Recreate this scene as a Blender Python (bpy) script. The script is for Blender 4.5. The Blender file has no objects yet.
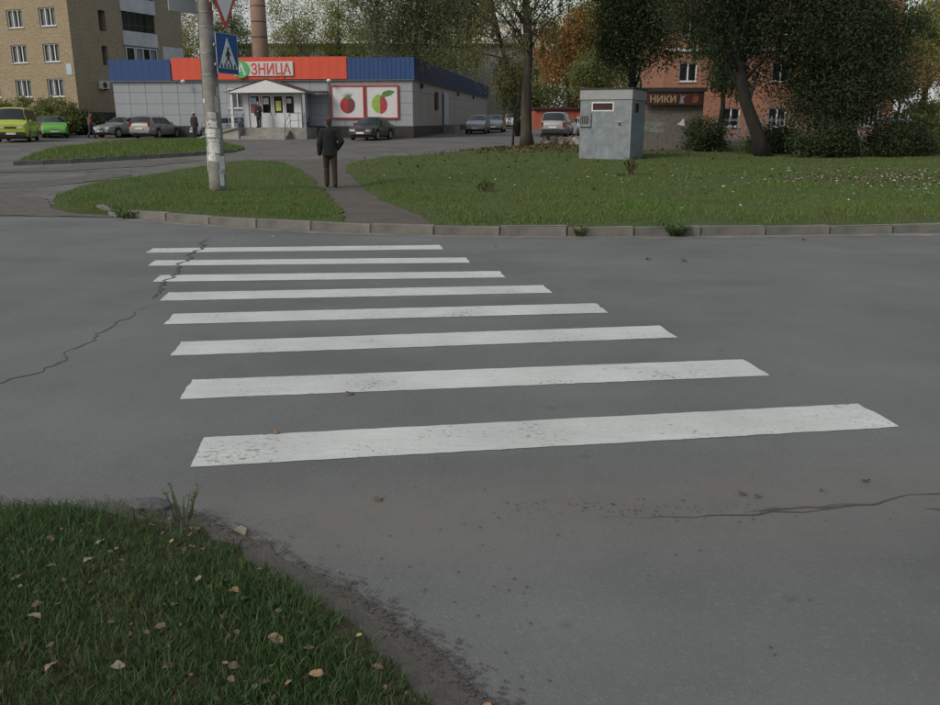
import bpy, bmesh, math, random
import numpy as np
from mathutils import Vector, Matrix
from mathutils.geometry import delaunay_2d_cdt

R = math.radians
random.seed(7)
rng = np.random.default_rng(11)
scn = bpy.context.scene
col = scn.collection

# ------------------------------------------------------------------ camera
cd = bpy.data.cameras.new('camera')
cd.lens = 36 * 850 / 940
cd.sensor_width = 36
cd.clip_start = 0.05
cd.clip_end = 2000
cam = bpy.data.objects.new('camera', cd)
col.objects.link(cam)
cam.location = (0, 0, 1.65)
cam.rotation_euler = (R(90 - 15.235), 0, 0)
scn.camera = cam

# ------------------------------------------------------------------ sky and sun
SUN_AZ, SUN_EL = 232, 38          # compass bearing of the sun (0 = +Y, 90 = +X)
world = bpy.data.worlds.new('World')
scn.world = world
world.use_nodes = True
nt = world.node_tree
bg = nt.nodes['Background']
sky = nt.nodes.new('ShaderNodeTexSky')
sky.sky_type = 'NISHITA'
sky.sun_disc = False
sky.sun_elevation = R(SUN_EL)
sky.sun_rotation = R(SUN_AZ)
sky.air_density = 1.6
sky.dust_density = 3.0
tc = nt.nodes.new('ShaderNodeTexCoord')
mp = nt.nodes.new('ShaderNodeMapping')
mp.inputs['Scale'].default_value = (1, 1, 2.6)
nz = nt.nodes.new('ShaderNodeTexNoise')
nz.inputs['Scale'].default_value = 2.6
nz.inputs['Detail'].default_value = 7
rp = nt.nodes.new('ShaderNodeValToRGB')
rp.color_ramp.elements[0].position = 0.38
rp.color_ramp.elements[0].color = (0.25, 0.25, 0.25, 1)
rp.color_ramp.elements[1].position = 0.62
rp.color_ramp.elements[1].color = (0.92, 0.92, 0.92, 1)
mx = nt.nodes.new('ShaderNodeMixRGB')
mx.inputs[2].default_value = (3.45, 3.6, 3.7, 1)
nt.links.new(tc.outputs['Generated'], mp.inputs['Vector'])
nt.links.new(mp.outputs['Vector'], nz.inputs['Vector'])
nt.links.new(nz.outputs['Fac'], rp.inputs['Fac'])
nt.links.new(rp.outputs['Color'], mx.inputs[0])
nt.links.new(sky.outputs['Color'], mx.inputs[1])
nt.links.new(mx.outputs['Color'], bg.inputs['Color'])
bg.inputs['Strength'].default_value = 0.11

sl = bpy.data.lights.new('sun', 'SUN')
sl.energy = 1.5
sl.angle = R(24)
sl.color = (1.0, 0.95, 0.88)
sun = bpy.data.objects.new('sun', sl)
col.objects.link(sun)
sd = Vector((math.sin(R(SUN_AZ)) * math.cos(R(SUN_EL)), math.cos(R(SUN_AZ)) * math.cos(R(SUN_EL)), math.sin(R(SUN_EL))))
sun.rotation_euler = sd.to_track_quat('Z', 'Y').to_euler()
sun.location = sd * 60

scn.view_settings.view_transform = 'Standard'
scn.view_settings.look = 'None'
scn.view_settings.gamma = 1
scn.view_settings.exposure = 0.50
scn.view_settings.use_curve_mapping = False

# ------------------------------------------------------------------ materials
MATS = {}
def new_mat(name):
    m = bpy.data.materials.new(name)
    m.use_nodes = True
    n = m.node_tree
    return m, n, n.nodes['Principled BSDF']

def N(n, kind, **kw):
    d = n.nodes.new(kind)
    for k, v in kw.items():
        d.inputs[k].default_value = v
    return d

def mixc(n, fac, a, b, mode='MIX'):
    d = n.nodes.new('ShaderNodeMixRGB')
    d.blend_type = mode
    for i, s in enumerate((fac, a, b)):
        if isinstance(s, (int, float)):
            d.inputs[i].default_value = s
        elif isinstance(s, tuple):
            d.inputs[i].default_value = (*s[:3], 1)
        else:
            n.links.new(s, d.inputs[i])
    return d.outputs[0]

def ramp(n, src, p0, p1, c0=0.0, c1=1.0):
    d = n.nodes.new('ShaderNodeMapRange')
    d.inputs['From Min'].default_value = p0
    d.inputs['From Max'].default_value = p1
    d.inputs['To Min'].default_value = c0
    d.inputs['To Max'].default_value = c1
    n.links.new(src, d.inputs['Value'])
    return d.outputs['Result']

def noise(n, vec, scale, detail=4, rough=0.55):
    d = N(n, 'ShaderNodeTexNoise', Scale=scale, Detail=detail, Roughness=rough)
    if vec is not None:
        n.links.new(vec, d.inputs['Vector'])
    return d.outputs['Fac']

def objco(n, scale=(1, 1, 1)):
    t = n.nodes.new('ShaderNodeTexCoord')
    if scale == (1, 1, 1):
        return t.outputs['Object']
    m = n.nodes.new('ShaderNodeMapping')
    m.inputs['Scale'].default_value = scale
    n.links.new(t.outputs['Object'], m.inputs['Vector'])
    return m.outputs['Vector']

def bump(n, b, h, strength, dist=0.01):
    d = N(n, 'ShaderNodeBump', Strength=strength, Distance=dist)
    n.links.new(h, d.inputs['Height'])
    n.links.new(d.outputs['Normal'], b.inputs['Normal'])

def mat(name, c, rough=0.7, var=0.18, scale=4.0, metal=0.0, bmp=0.0, bscale=60.0, dirt=0.0, coat=0.0, stretch=(1, 1, 1), spec=0.5):
    if name in MATS:
        return MATS[name]
    m, n, b = new_mat(name)
    v = objco(n, stretch)
    lo = tuple(x * (1 - var) for x in c)
    hi = tuple(min(1, x * (1 + var)) for x in c)
    f = ramp(n, noise(n, v, scale, 6, 0.6), 0.3, 0.7)
    o = mixc(n, f, lo, hi)
    if dirt:
        g = ramp(n, noise(n, v, scale * 0.37 + 0.3, 8, 0.7), 0.45, 0.75, 0, dirt)
        o = mixc(n, g, o, (0.10, 0.09, 0.075))
    n.links.new(o, b.inputs['Base Color'])
    b.inputs['Roughness'].default_value = rough
    b.inputs['Metallic'].default_value = metal
    b.inputs['Coat Weight'].default_value = coat
    b.inputs['Specular IOR Level'].default_value = spec
    if bmp:
        bump(n, b, noise(n, v, bscale, 3), bmp, 0.01)
    MATS[name] = m
    return m

def brick_mat(name, c1, c2, mortar, dirt=0.3, bw=0.25, bh=0.075, mort=0.012):
    m, n, b = new_mat(name)
    t = n.nodes.new('ShaderNodeTexCoord')
    s = n.nodes.new('ShaderNodeSeparateXYZ')
    n.links.new(t.outputs['Object'], s.inputs[0])
    a = n.nodes.new('ShaderNodeMath'); a.operation = 'ADD'
    n.links.new(s.outputs['X'], a.inputs[0]); n.links.new(s.outputs['Y'], a.inputs[1])
    k = n.nodes.new('ShaderNodeCombineXYZ')
    n.links.new(a.outputs[0], k.inputs['X']); n.links.new(s.outputs['Z'], k.inputs['Y'])
    br = N(n, 'ShaderNodeTexBrick', Scale=1.0)
    br.inputs['Brick Width'].default_value = bw
    br.inputs['Row Height'].default_value = bh
    br.inputs['Mortar Size'].default_value = mort
    br.inputs['Color1'].default_value = (*c1, 1)
    br.inputs['Color2'].default_value = (*c2, 1)
    br.inputs['Mortar'].default_value = (*mortar, 1)
    n.links.new(k.outputs[0], br.inputs['Vector'])
    d1 = ramp(n, noise(n, t.outputs['Object'], 0.45, 7, 0.65), 0.35, 0.75, 0, dirt)
    o = mixc(n, d1, br.outputs['Color'], (0.09, 0.08, 0.065))
    d2 = ramp(n, noise(n, k.outputs[0], 7.0, 2), 0.3, 0.7, 0.75, 1.2)
    mm = n.nodes.new('ShaderNodeVectorMath'); mm.operation = 'SCALE'
    n.links.new(o, mm.inputs[0]); n.links.new(d2, mm.inputs['Scale'])
    n.links.new(mm.outputs[0], b.inputs['Base Color'])
    b.inputs['Roughness'].default_value = 0.9
    bump(n, b, br.outputs['Fac'], -0.4, 0.01)
    MATS[name] = m
    return m

def leaf_mat(name, c1, c2, trans=0.35, big=0.25):
    m, n, b = new_mat(name)
    g = n.nodes.new('ShaderNodeNewGeometry')
    o = mixc(n, g.outputs['Random Per Island'], c1, c2)
    f = ramp(n, noise(n, objco(n), big, 4), 0.35, 0.65, 0.0, 0.35)
    o = mixc(n, f, o, tuple(x * 0.7 for x in c1))
    n.links.new(o, b.inputs['Base Color'])
    b.inputs['Roughness'].default_value = 0.65
    b.inputs['Specular IOR Level'].default_value = 0.25
    tr = n.nodes.new('ShaderNodeBsdfTranslucent')
    n.links.new(o, tr.inputs['Color'])
    ms = n.nodes.new('ShaderNodeMixShader')
    ms.inputs[0].default_value = trans
    n.links.new(b.outputs[0], ms.inputs[1]); n.links.new(tr.outputs[0], ms.inputs[2])
    n.links.new(ms.outputs[0], n.nodes['Material Output'].inputs['Surface'])
    MATS[name] = m
    return m

def glass_mat(name, tint=(0.02, 0.025, 0.03), see=0.0):
    m, n, b = new_mat(name)
    b.inputs['Base Color'].default_value = (*tint, 1)
    b.inputs['Roughness'].default_value = 0.06
    f = noise(n, objco(n), 1.3, 2)
    bump(n, b, f, 0.03, 0.05)
    if see:
        tr = n.nodes.new('ShaderNodeBsdfTransparent')
        tr.inputs['Color'].default_value = (0.75, 0.8, 0.8, 1)
        ms = n.nodes.new('ShaderNodeMixShader')
        ms.inputs[0].default_value = see
        n.links.new(b.outputs[0], ms.inputs[1]); n.links.new(tr.outputs[0], ms.inputs[2])
        n.links.new(ms.outputs[0], n.nodes['Material Output'].inputs['Surface'])
    MATS[name] = m
    return m

def asphalt_mat(name, base, patch=0.30, dust=True, crackle=0.0):
    m, n, b = new_mat(name)
    v = objco(n)
    fine = noise(n, v, 210, 2, 0.7)
    mid = noise(n, v, 34, 4, 0.7)
    big = noise(n, v, 0.55, 6, 0.6)
    lo = tuple(x * 0.82 for x in base); hi = tuple(x * 1.2 for x in base)
    o = mixc(n, ramp(n, big, 0.35, 0.68), lo, hi)
    # worn bands along the traffic
    st = noise(n, objco(n, (0.16, 1.5, 1)), 1.0, 4, 0.55)
    o = mixc(n, ramp(n, st, 0.42, 0.68, 0, patch), o, tuple(x * 1.35 for x in base))
    o = mixc(n, ramp(n, fine, 0.45, 0.75, 0, 0.35), o, tuple(x * 0.45 for x in base))
    vo = N(n, 'ShaderNodeTexVoronoi', Scale=95.0)
    n.links.new(v, vo.inputs['Vector'])
    hs = n.nodes.new('ShaderNodeSeparateColor')
    n.links.new(vo.outputs['Color'], hs.inputs[0])
    o = mixc(n, ramp(n, hs.outputs[0], 0.86, 0.97, 0, 0.22), o, (0.19, 0.187, 0.18))
    o = mixc(n, ramp(n, mid, 0.5, 0.8, 0, 0.30), o, tuple(x * 0.6 for x in base))
    # faint oil drips and pale scuffs
    vs = N(n, 'ShaderNodeTexVoronoi', Scale=2.3)
    n.links.new(v, vs.inputs['Vector'])
    o = mixc(n, ramp(n, vs.outputs['Distance'], 0.02, 0.09, 0.35, 0.0), o, tuple(x * 0.4 for x in base))
    if dust:   # sandy dust washed along the near gutter
        s = n.nodes.new('ShaderNodeSeparateXYZ'); n.links.new(v, s.inputs[0])
        wob = ramp(n, noise(n, v, 1.1, 4), 0, 1, -0.35, 0.35)
        ad = n.nodes.new('ShaderNodeMath'); ad.operation = 'ADD'
        n.links.new(s.outputs['Y'], ad.inputs[0]); n.links.new(wob, ad.inputs[1])
        x2 = n.nodes.new('ShaderNodeMath'); x2.operation = 'MULTIPLY_ADD'
        n.links.new(s.outputs['X'], x2.inputs[0]); x2.inputs[1].default_value = -0.10
        n.links.new(ad.outputs[0], x2.inputs[2])
        up = ramp(n, x2.outputs[0], 2.75, 3.35); dn = ramp(n, x2.outputs[0], 3.55, 3.95, 1, 0)
        pr = n.nodes.new('ShaderNodeMath'); pr.operation = 'MULTIPLY'
        n.links.new(up, pr.inputs[0]); n.links.new(dn, pr.inputs[1])
        p2 = n.nodes.new('ShaderNodeMath'); p2.operation = 'MULTIPLY'
        n.links.new(pr.outputs[0], p2.inputs[0])
        n.links.new(ramp(n, noise(n, v, 5, 5, .7), 0.3, 0.6, 0.15, 0.6), p2.inputs[1])
        o = mixc(n, p2.outputs[0], o, (0.132, 0.121, 0.102))
    if crackle:
        vc = N(n, 'ShaderNodeTexVoronoi', Scale=0.55)
        vc.feature = 'DISTANCE_TO_EDGE'
        w = n.nodes.new('ShaderNodeVectorMath'); w.operation = 'ADD'
        nn = N(n, 'ShaderNodeTexNoise', Scale=1.5, Detail=5.0)
        n.links.new(v, nn.inputs['Vector'])
        n.links.new(v, w.inputs[0]); n.links.new(nn.outputs['Color'], w.inputs[1])
        n.links.new(w.outputs[0], vc.inputs['Vector'])
        o = mixc(n, ramp(n, vc.outputs['Distance'], 0.0, 0.03, crackle, 0), o, (0.03, 0.028, 0.025))
        o = mixc(n, ramp(n, noise(n, v, 0.3, 7, .7), 0.5, 0.62, 0, 0.65), o, (0.06, 0.055, 0.048))
    n.links.new(o, b.inputs['Base Color'])
    b.inputs['Roughness'].default_value = 0.82
    b.inputs['Specular IOR Level'].default_value = 0.35
    ma = n.nodes.new('ShaderNodeMath'); ma.operation = 'ADD'
    n.links.new(fine, ma.inputs[0]); n.links.new(vo.outputs['Distance'], ma.inputs[1])
    bump(n, b, ma.outputs[0], 0.32, 0.005)
    MATS[name] = m
    return m

def soil_mat(name, c1, c2, c3, scale=1.0):
    m, n, b = new_mat(name)
    v = objco(n)
    o = mixc(n, ramp(n, noise(n, v, 0.5 * scale, 6, .65), 0.38, 0.62), c1, c2)
    o = mixc(n, ramp(n, noise(n, v, 9 * scale, 6, .7), 0.45, 0.7), o, c3)
    n.links.new(o, b.inputs['Base Color'])
    b.inputs['Roughness'].default_value = 0.95
    b.inputs['Specular IOR Level'].default_value = 0.15
    bump(n, b, noise(n, v, 45, 5, .7), 0.8, 0.03)
    MATS[name] = m
    return m

def paint_mat(name):
    m, n, b = new_mat(name)
    v = objco(n)
    o = mixc(n, ramp(n, noise(n, v, 1.2, 6), 0.3, 0.7), (0.40, 0.415, 0.395), (0.52, 0.535, 0.51))
    o = mixc(n, ramp(n, noise(n, objco(n, (0.6, 4, 1)), 3.0, 5, .7), 0.45, 0.75, 0, .35), o, (0.33, 0.33, 0.31))
    o = mixc(n, ramp(n, noise(n, objco(n, (1.2, 7, 1)), 6.0, 5, .75), 0.5, 0.7, 0, .45), o, (0.30, 0.30, 0.285))
    o = mixc(n, ramp(n, noise(n, v, 0.9, 5, .6), 0.45, 0.7, 0, .4), o, (0.34, 0.335, 0.315))
    chip = noise(n, objco(n, (1.0, 1.6, 1)), 26, 4, 0.75)
    zone = noise(n, v, 1.7, 4)
    su = n.nodes.new('ShaderNodeMath'); su.operation = 'MULTIPLY_ADD'
    n.links.new(zone, su.inputs[0]); su.inputs[1].default_value = 0.45
    n.links.new(chip, su.inputs[2])
    o = mixc(n, ramp(n, su.outputs[0], 0.835, 0.885), o, (0.18, 0.177, 0.165))
    fine = noise(n, v, 160, 2, .7)
    o = mixc(n, ramp(n, fine, 0.50, 0.75, 0, .5), o, (0.22, 0.22, 0.21))
    n.links.new(o, b.inputs['Base Color'])
    b.inputs['Roughness'].default_value = 0.75
    bump(n, b, fine, 0.5, 0.005)
    MATS[name] = m
    return m

# ------------------------------------------------------------------ object helpers
def tag(o, label=None, cat=None, group=None, kind=None):
    if label: o['label'] = label
    if cat: o['category'] = cat
    if group: o['group'] = group
    if kind: o['kind'] = kind
    return o

def empty(name, loc, rz=0.0):
    o = bpy.data.objects.new(name, None)
    o.empty_display_size = 0.3
    col.objects.link(o)
    o.location = loc
    o.rotation_euler = (0, 0, rz)
    return o

def link(name, me, m=None, parent=None, loc=None, rot=None, scale=None):
    if m is not None and len(me.materials) == 0:
        me.materials.append(m)
    o = bpy.data.objects.new(name, me)
    col.objects.link(o)
    if parent is not None: o.parent = parent
    if loc is not None: o.location = loc
    if rot is not None: o.rotation_euler = rot
    if scale is not None: o.scale = scale
    return o

def mesh(verts, faces, smooth=False, fix=True):
    me = bpy.data.meshes.new('mesh')
    me.from_pydata([tuple(v) for v in verts], [], faces)
    if fix:
        bm = bmesh.new(); bm.from_mesh(me)
        bmesh.ops.recalc_face_normals(bm, faces=bm.faces)
        bm.to_mesh(me); bm.free()
    if smooth:
        me.polygons.foreach_set('use_smooth', [True] * len(me.polygons))
    me.update()
    return me

def np_mesh(V, F, smooth=False):
    """V (n,3), F (m,k) numpy"""
    me = bpy.data.meshes.new('mesh')
    k = F.shape[1]
    me.vertices.add(len(V)); me.vertices.foreach_set('co', np.ascontiguousarray(V, dtype=np.float32).ravel())
    me.loops.add(F.size); me.loops.foreach_set('vertex_index', np.ascontiguousarray(F, dtype=np.int32).ravel())
    me.polygons.add(len(F))
    me.polygons.foreach_set('loop_start', np.arange(0, F.size, k, dtype=np.int32))
    me.polygons.foreach_set('loop_total', np.full(len(F), k, dtype=np.int32))
    if smooth:
        me.polygons.foreach_set('use_smooth', np.ones(len(F), dtype=bool))
    me.update(calc_edges=True)
    return me

class MB:
    def __init__(s): s.v = []; s.f = []
    def add(s, v, f):
        k = len(s.v); s.v += [tuple(p) for p in v]; s.f += [tuple(i + k for i in q) for q in f]; return s
    def box(s, x0, x1, y0, y1, z0, z1):
        return s.add([(x0,y0,z0),(x1,y0,z0),(x1,y1,z0),(x0,y1,z0),(x0,y0,z1),(x1,y0,z1),(x1,y1,z1),(x0,y1,z1)],
                     [(0,3,2,1),(4,5,6,7),(0,1,5,4),(1,2,6,5),(2,3,7,6),(3,0,4,7)])
    def tube(s, pts, rad, n=8, cap=True):
        pts = [Vector(p) for p in pts]
        rad = rad if isinstance(rad, (list, tuple)) else [rad] * len(pts)
        rings = []
        for i, p in enumerate(pts):
            d = (pts[min(i+1, len(pts)-1)] - pts[max(i-1, 0)]).normalized()
            a = Vector((0,0,1)) if abs(d.z) < 0.9 else Vector((1,0,0))
            u = d.cross(a).normalized(); w = d.cross(u)
            rings.append([p + (u*math.cos(2*math.pi*k/n) + w*math.sin(2*math.pi*k/n))*rad[i] for k in range(n)])
        v = [q for r in rings for q in r]
        f = [(i*n+k, i*n+(k+1)%n, (i+1)*n+(k+1)%n, (i+1)*n+k) for i in range(len(pts)-1) for k in range(n)]
        if cap: f += [tuple(range(n-1, -1, -1)), tuple((len(pts)-1)*n+k for k in range(n))]
        return s.add(v, f)
    def prism(s, poly, y0, y1):
        """poly in (x,z), extruded along y"""
        n = len(poly)
        v = [(x, y0, z) for x, z in poly] + [(x, y1, z) for x, z in poly]
        f = [tuple(range(n)), tuple(range(2*n-1, n-1, -1))] + [(i, (i+1) % n, n+(i+1) % n, n+i) for i in range(n)]
        return s.add(v, f)
    def ball(s, c, r, n=10, m=6):
        r = r if isinstance(r, (tuple, list)) else (r, r, r)
        v = [(c[0], c[1], c[2]-r[2])]
        for i in range(1, m):
            t = math.pi*i/m - math.pi/2
            for k in range(n):
                a = 2*math.pi*k/n
                v.append((c[0]+r[0]*math.cos(t)*math.cos(a), c[1]+r[1]*math.cos(t)*math.sin(a), c[2]+r[2]*math.sin(t)))
        v.append((c[0], c[1], c[2]+r[2]))
        f = [(0, 1+(k+1) % n, 1+k) for k in range(n)]
        for i in range(m-2):
            for k in range(n):
                f.append((1+i*n+k, 1+i*n+(k+1) % n, 1+(i+1)*n+(k+1) % n, 1+(i+1)*n+k))
        L = len(v)-1
        f += [(1+(m-2)*n+k, 1+(m-2)*n+(k+1) % n, L) for k in range(n)]
        return s.add(v, f)
    def me(s, smooth=False, bevel=0.0, seg=2):
        m = mesh(s.v, s.f, False)
        if bevel:
            bm = bmesh.new(); bm.from_mesh(m)
            bmesh.ops.bevel(bm, geom=bm.edges[:], offset=bevel, segments=seg, affect='EDGES', clamp_overlap=True)
            bm.to_mesh(m); bm.free()
        if smooth:
            m.polygons.foreach_set('use_smooth', [True]*len(m.polygons))
        return m
    def build(s, name, m, parent=None, smooth=False, bevel=0.0, loc=None, rot=None):
        return link(name, s.me(smooth, bevel), m, parent, loc, rot)

def box(name, b, m, parent=None, bevel=0.0, loc=None, rot=None):
    return MB().box(*b).build(name, m, parent, bevel=bevel, loc=loc, rot=rot)

def copy_tree(o, parent=None):
    c = o.copy(); col.objects.link(c); c.parent = parent
    for ch in list(o.children): copy_tree(ch, c)
    return c

def smooth01(t):
    t = np.clip(t, 0, 1); return t*t*(3-2*t)

def gb(y):
    """height of the yard, which rises gently away from the road"""
    return 0.0135*np.clip(np.asarray(y, dtype=float)-22, 0, 93)

def wob(x, y):
    return (np.sin(x*1.7+y*.6)+np.sin(y*2.1-x*.8+1)+np.sin(x*4.1+2)*.4+np.sin(y*3.7+x*2.9)*.4)

# ------------------------------------------------------------------ material library
M_road = asphalt_mat('road_asphalt', (0.107, 0.1085, 0.106))
M_yard = asphalt_mat('yard_asphalt', (0.108, 0.104, 0.096), patch=0.08, dust=False, crackle=0.6)
M_path = soil_mat('path_dirt', (0.100, 0.089, 0.076), (0.128, 0.116, 0.101), (0.075, 0.064, 0.052), 2.2)
M_ground = soil_mat('ground_soil', (0.05, 0.065, 0.028), (0.08, 0.075, 0.045), (0.06, 0.05, 0.035))
M_lawn = soil_mat('lawn_soil', (0.050, 0.082, 0.022), (0.070, 0.092, 0.030), (0.068, 0.062, 0.032), 2.0)
M_verge = soil_mat('verge_soil', (0.040, 0.044, 0.022), (0.060, 0.052, 0.034), (0.07, 0.055, 0.038), 3.0)
M_dirt = soil_mat('edge_dirt', (0.088, 0.082, 0.073), (0.104, 0.099, 0.090), (0.080, 0.073, 0.063), 2.5)
M_paint = paint_mat('road_paint')
M_kerb = mat('kerb_concrete', (0.135, 0.130, 0.118), 0.9, 0.4, 3, bmp=0.6, bscale=50, dirt=0.5)
M_crack = mat('crack_dark', (0.062, 0.060, 0.056), 0.95, 0.3, 8)
M_conc = mat('pole_concrete', (0.22, 0.21, 0.19), 0.9, 0.25, 5, bmp=0.5, bscale=45, dirt=0.35)
M_step = mat('step_concrete', (0.24, 0.23, 0.21), 0.9, 0.2, 3, bmp=.3, dirt=.4)
M_white = mat('white_paint', (0.52, 0.53, 0.54), 0.55, 0.06, 2, dirt=0.08)
M_wframe = mat('white_plastic', (0.56, 0.57, 0.59), 0.45, 0.05, 3)
M_panel = mat('grey_panel', (0.255, 0.275, 0.30), 0.6, 0.08, 0.9, dirt=0.15)
M_panel2 = mat('beige_panel', (0.30, 0.285, 0.265), 0.6, 0.08, 0.9, dirt=0.25)
M_seam = mat('panel_seam', (0.20, 0.215, 0.24), 0.8, 0.1)
M_blue = mat('fascia_blue', (0.009, 0.045, 0.150), 0.65, 0.10, 1.2)
M_red = mat('fascia_red', (0.52, 0.060, 0.026), 0.6, 0.07, 1.2)
M_plinth = mat('plinth_dark', (0.035, 0.033, 0.032), 0.85, 0.25, 3)
M_dark = mat('dark_metal', (0.02, 0.02, 0.022), 0.6, 0.2)
M_metal = mat('galvanised', (0.30, 0.31, 0.32), 0.45, 0.15, 8, metal=0.7)
M_brownroof = mat('brown_roof', (0.055, 0.034, 0.028), 0.6, 0.2)
M_glass = glass_mat('window_glass', (0.012, 0.014, 0.016), 0.72)
M_carglass = glass_mat('car_glass', (0.015, 0.018, 0.02), 0.0)
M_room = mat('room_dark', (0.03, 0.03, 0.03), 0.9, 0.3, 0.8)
M_curtain = mat('curtain', (0.55, 0.56, 0.56), 0.9, 0.25, 3, stretch=(6, 1, .3))
M_brick_apt = brick_mat('brick_tan', (0.33, 0.255, 0.150), (0.26, 0.195, 0.112), (0.25, 0.215, 0.155), 0.25)
M_brick_red = brick_mat('brick_orange', (0.33, 0.108, 0.048), (0.265, 0.082, 0.036), (0.28, 0.20, 0.15), 0.45)
M_brick_grey = brick_mat('brick_grey', (0.16, 0.145, 0.125), (0.135, 0.122, 0.108), (0.095, 0.088, 0.08), 0.35, 0.26, 0.09, 0.014)
M_brick_chim = brick_mat('brick_chimney', (0.30, 0.155, 0.10), (0.24, 0.12, 0.075), (0.22, 0.18, 0.15), 0.4)
M_slab = mat('balcony_slab', (0.44, 0.44, 0.43), 0.8, 0.12, 1.5, dirt=0.25)
M_farwhite = mat('far_white_wall', (0.62, 0.58, 0.50), 0.85, 0.10, 0.2, dirt=0.15)
M_fargrey = mat('far_grey_wall', (0.20, 0.20, 0.20), 0.85, 0.15, 0.2, dirt=0.3)
M_rust = mat('rust_red_paint', (0.36, 0.09, 0.055), 0.8, 0.15, 1, dirt=0.2)
M_kiosk = mat('kiosk_paint', (0.172, 0.200, 0.218), 0.7, 0.32, 3.0, dirt=0.35)
M_kcap = mat('kiosk_cap', (0.25, 0.258, 0.262), 0.6, 0.1, 2, dirt=0.2)
M_rubber = mat('rubber', (0.015, 0.015, 0.015), 0.85, 0.2)
M_rim = mat('rim', (0.35, 0.36, 0.37), 0.4, 0.1, metal=0.6)
M_plate = mat('number_plate', (0.6, 0.6, 0.58), 0.6, 0.05)
M_lamp = mat('headlight_lens', (0.55, 0.57, 0.58), 0.12, 0.1, spec=0.8)
M_tail = mat('taillight_lens', (0.20, 0.015, 0.012), 0.2, 0.1)
M_amber = mat('indicator_lens', (0.6, 0.22, 0.02), 0.25, 0.1)
M_skin = mat('skin', (0.40, 0.24, 0.17), 0.6, 0.08)
M_bark = mat('bark', (0.045, 0.039, 0.030), 0.95, 0.5, 6, bmp=1.0, bscale=14, stretch=(1, 1, .25))
M_bark_d = mat('bark_dark', (0.015, 0.013, 0.010), 0.95, 0.4, 6, bmp=1.0, bscale=14, stretch=(1, 1, .25))
M_bark_b = mat('bark_birch', (0.42, 0.41, 0.38), 0.9, 0.4, 5, stretch=(1, 1, .7), dirt=0.6)

def grass_mat(name, dark, light, dry, drymix=0.3):
    m, n, b = new_mat(name)
    g = n.nodes.new('ShaderNodeNewGeometry')
    o = mixc(n, g.outputs['Random Per Island'], dark, light)
    v = objco(n)
    f = ramp(n, noise(n, v, 0.45, 5, .6), 0.46, 0.70, 0.0, drymix)
    o = mixc(n, f, o, dry)
    w = N(n, 'ShaderNodeTexWhiteNoise'); w.noise_dimensions = '1D'
    n.links.new(g.outputs['Random Per Island'], w.inputs['W'])
    o = mixc(n, ramp(n, w.outputs['Value'], 0.90, 0.93, 0, 0.7), o, dry)
    n.links.new(o, b.inputs['Base Color'])
    b.inputs['Roughness'].default_value = 0.7
    b.inputs['Specular IOR Level'].default_value = 0.2
    tr = n.nodes.new('ShaderNodeBsdfTranslucent'); n.links.new(o, tr.inputs['Color'])
    ms = n.nodes.new('ShaderNodeMixShader'); ms.inputs[0].default_value = 0.3
    n.links.new(b.outputs[0], ms.inputs[1]); n.links.new(tr.outputs[0], ms.inputs[2])
    n.links.new(ms.outputs[0], n.nodes['Material Output'].inputs['Surface'])
    MATS[name] = m
    return m
M_grass = grass_mat('grass_far', (0.064, 0.122, 0.026), (0.140, 0.212, 0.058), (0.165, 0.148, 0.065), 0.6)
M_grassn = grass_mat('grass_near', (0.034, 0.072, 0.024), (0.082, 0.138, 0.048), (0.14, 0.118, 0.07), 0.40)
M_litter = leaf_mat('leaf_litter', (0.07, 0.045, 0.022), (0.17, 0.115, 0.05), 0.15)
M_litterd = leaf_mat('leaf_scraps', (0.05, 0.035, 0.02), (0.15, 0.10, 0.05), 0.1)
M_flower = mat('flower_white', (0.33, 0.33, 0.29), 0.8, 0.15, 9)

# ------------------------------------------------------------------ ground
def strip_sheet(name, xs, ys, zf, m, kind='structure'):
    V = []; F = []
    for y in ys:
        for x in xs: V.append((x, y, zf(x, y)))
    nx = len(xs)
    for j in range(len(ys)-1):
        for i in range(nx-1):
            F.append((j*nx+i, j*nx+i+1, (j+1)*nx+i+1, (j+1)*nx+i))
    o = link(name, mesh(V, F, True, fix=False), m)
    return tag(o, kind=kind)

g_ = strip_sheet('ground', [-900, -80, -40, 0, 40, 80, 900], [-400, -20, 10, 22, 60, 115, 300, 1200], lambda x, y: float(gb(y))-0.06, M_ground)
p_ = strip_sheet('parking_lot', list(np.linspace(-75, 60, 28)), list(np.linspace(13.2, 115, 40)), lambda x, y: float(gb(y))-0.004, M_yard)

KERB = [(-6.05, 15.1), (-4.6, 14.25), (-3.3, 13.6), (-1.93, 13.12), (-0.3, 12.78), (1.61, 12.64), (3.42, 12.68), (7.18, 13.02), (12, 13.95), (18, 15.6), (26, 18.6), (36, 23)]
FARL = [(-75, 30), (-40, 22.5), (-20, 17.6), (-12, 15.9), (-8.5, 15.35), (-6.6, 15.2)]

def resample(P, step):
    P = [Vector((*p, 0)) if len(p) == 2 else Vector(p) for p in P]
    out = [P[0]]; i = 0; cur = P[0].copy(); need = step
    k = 1
    while k < len(P):
        d = (P[k]-cur).length
        if d >= need:
            cur = cur + (P[k]-cur).normalized()*need; out.append(cur.copy()); need = step
        else:
            need -= d; cur = P[k].copy(); k += 1
    return out

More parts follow.
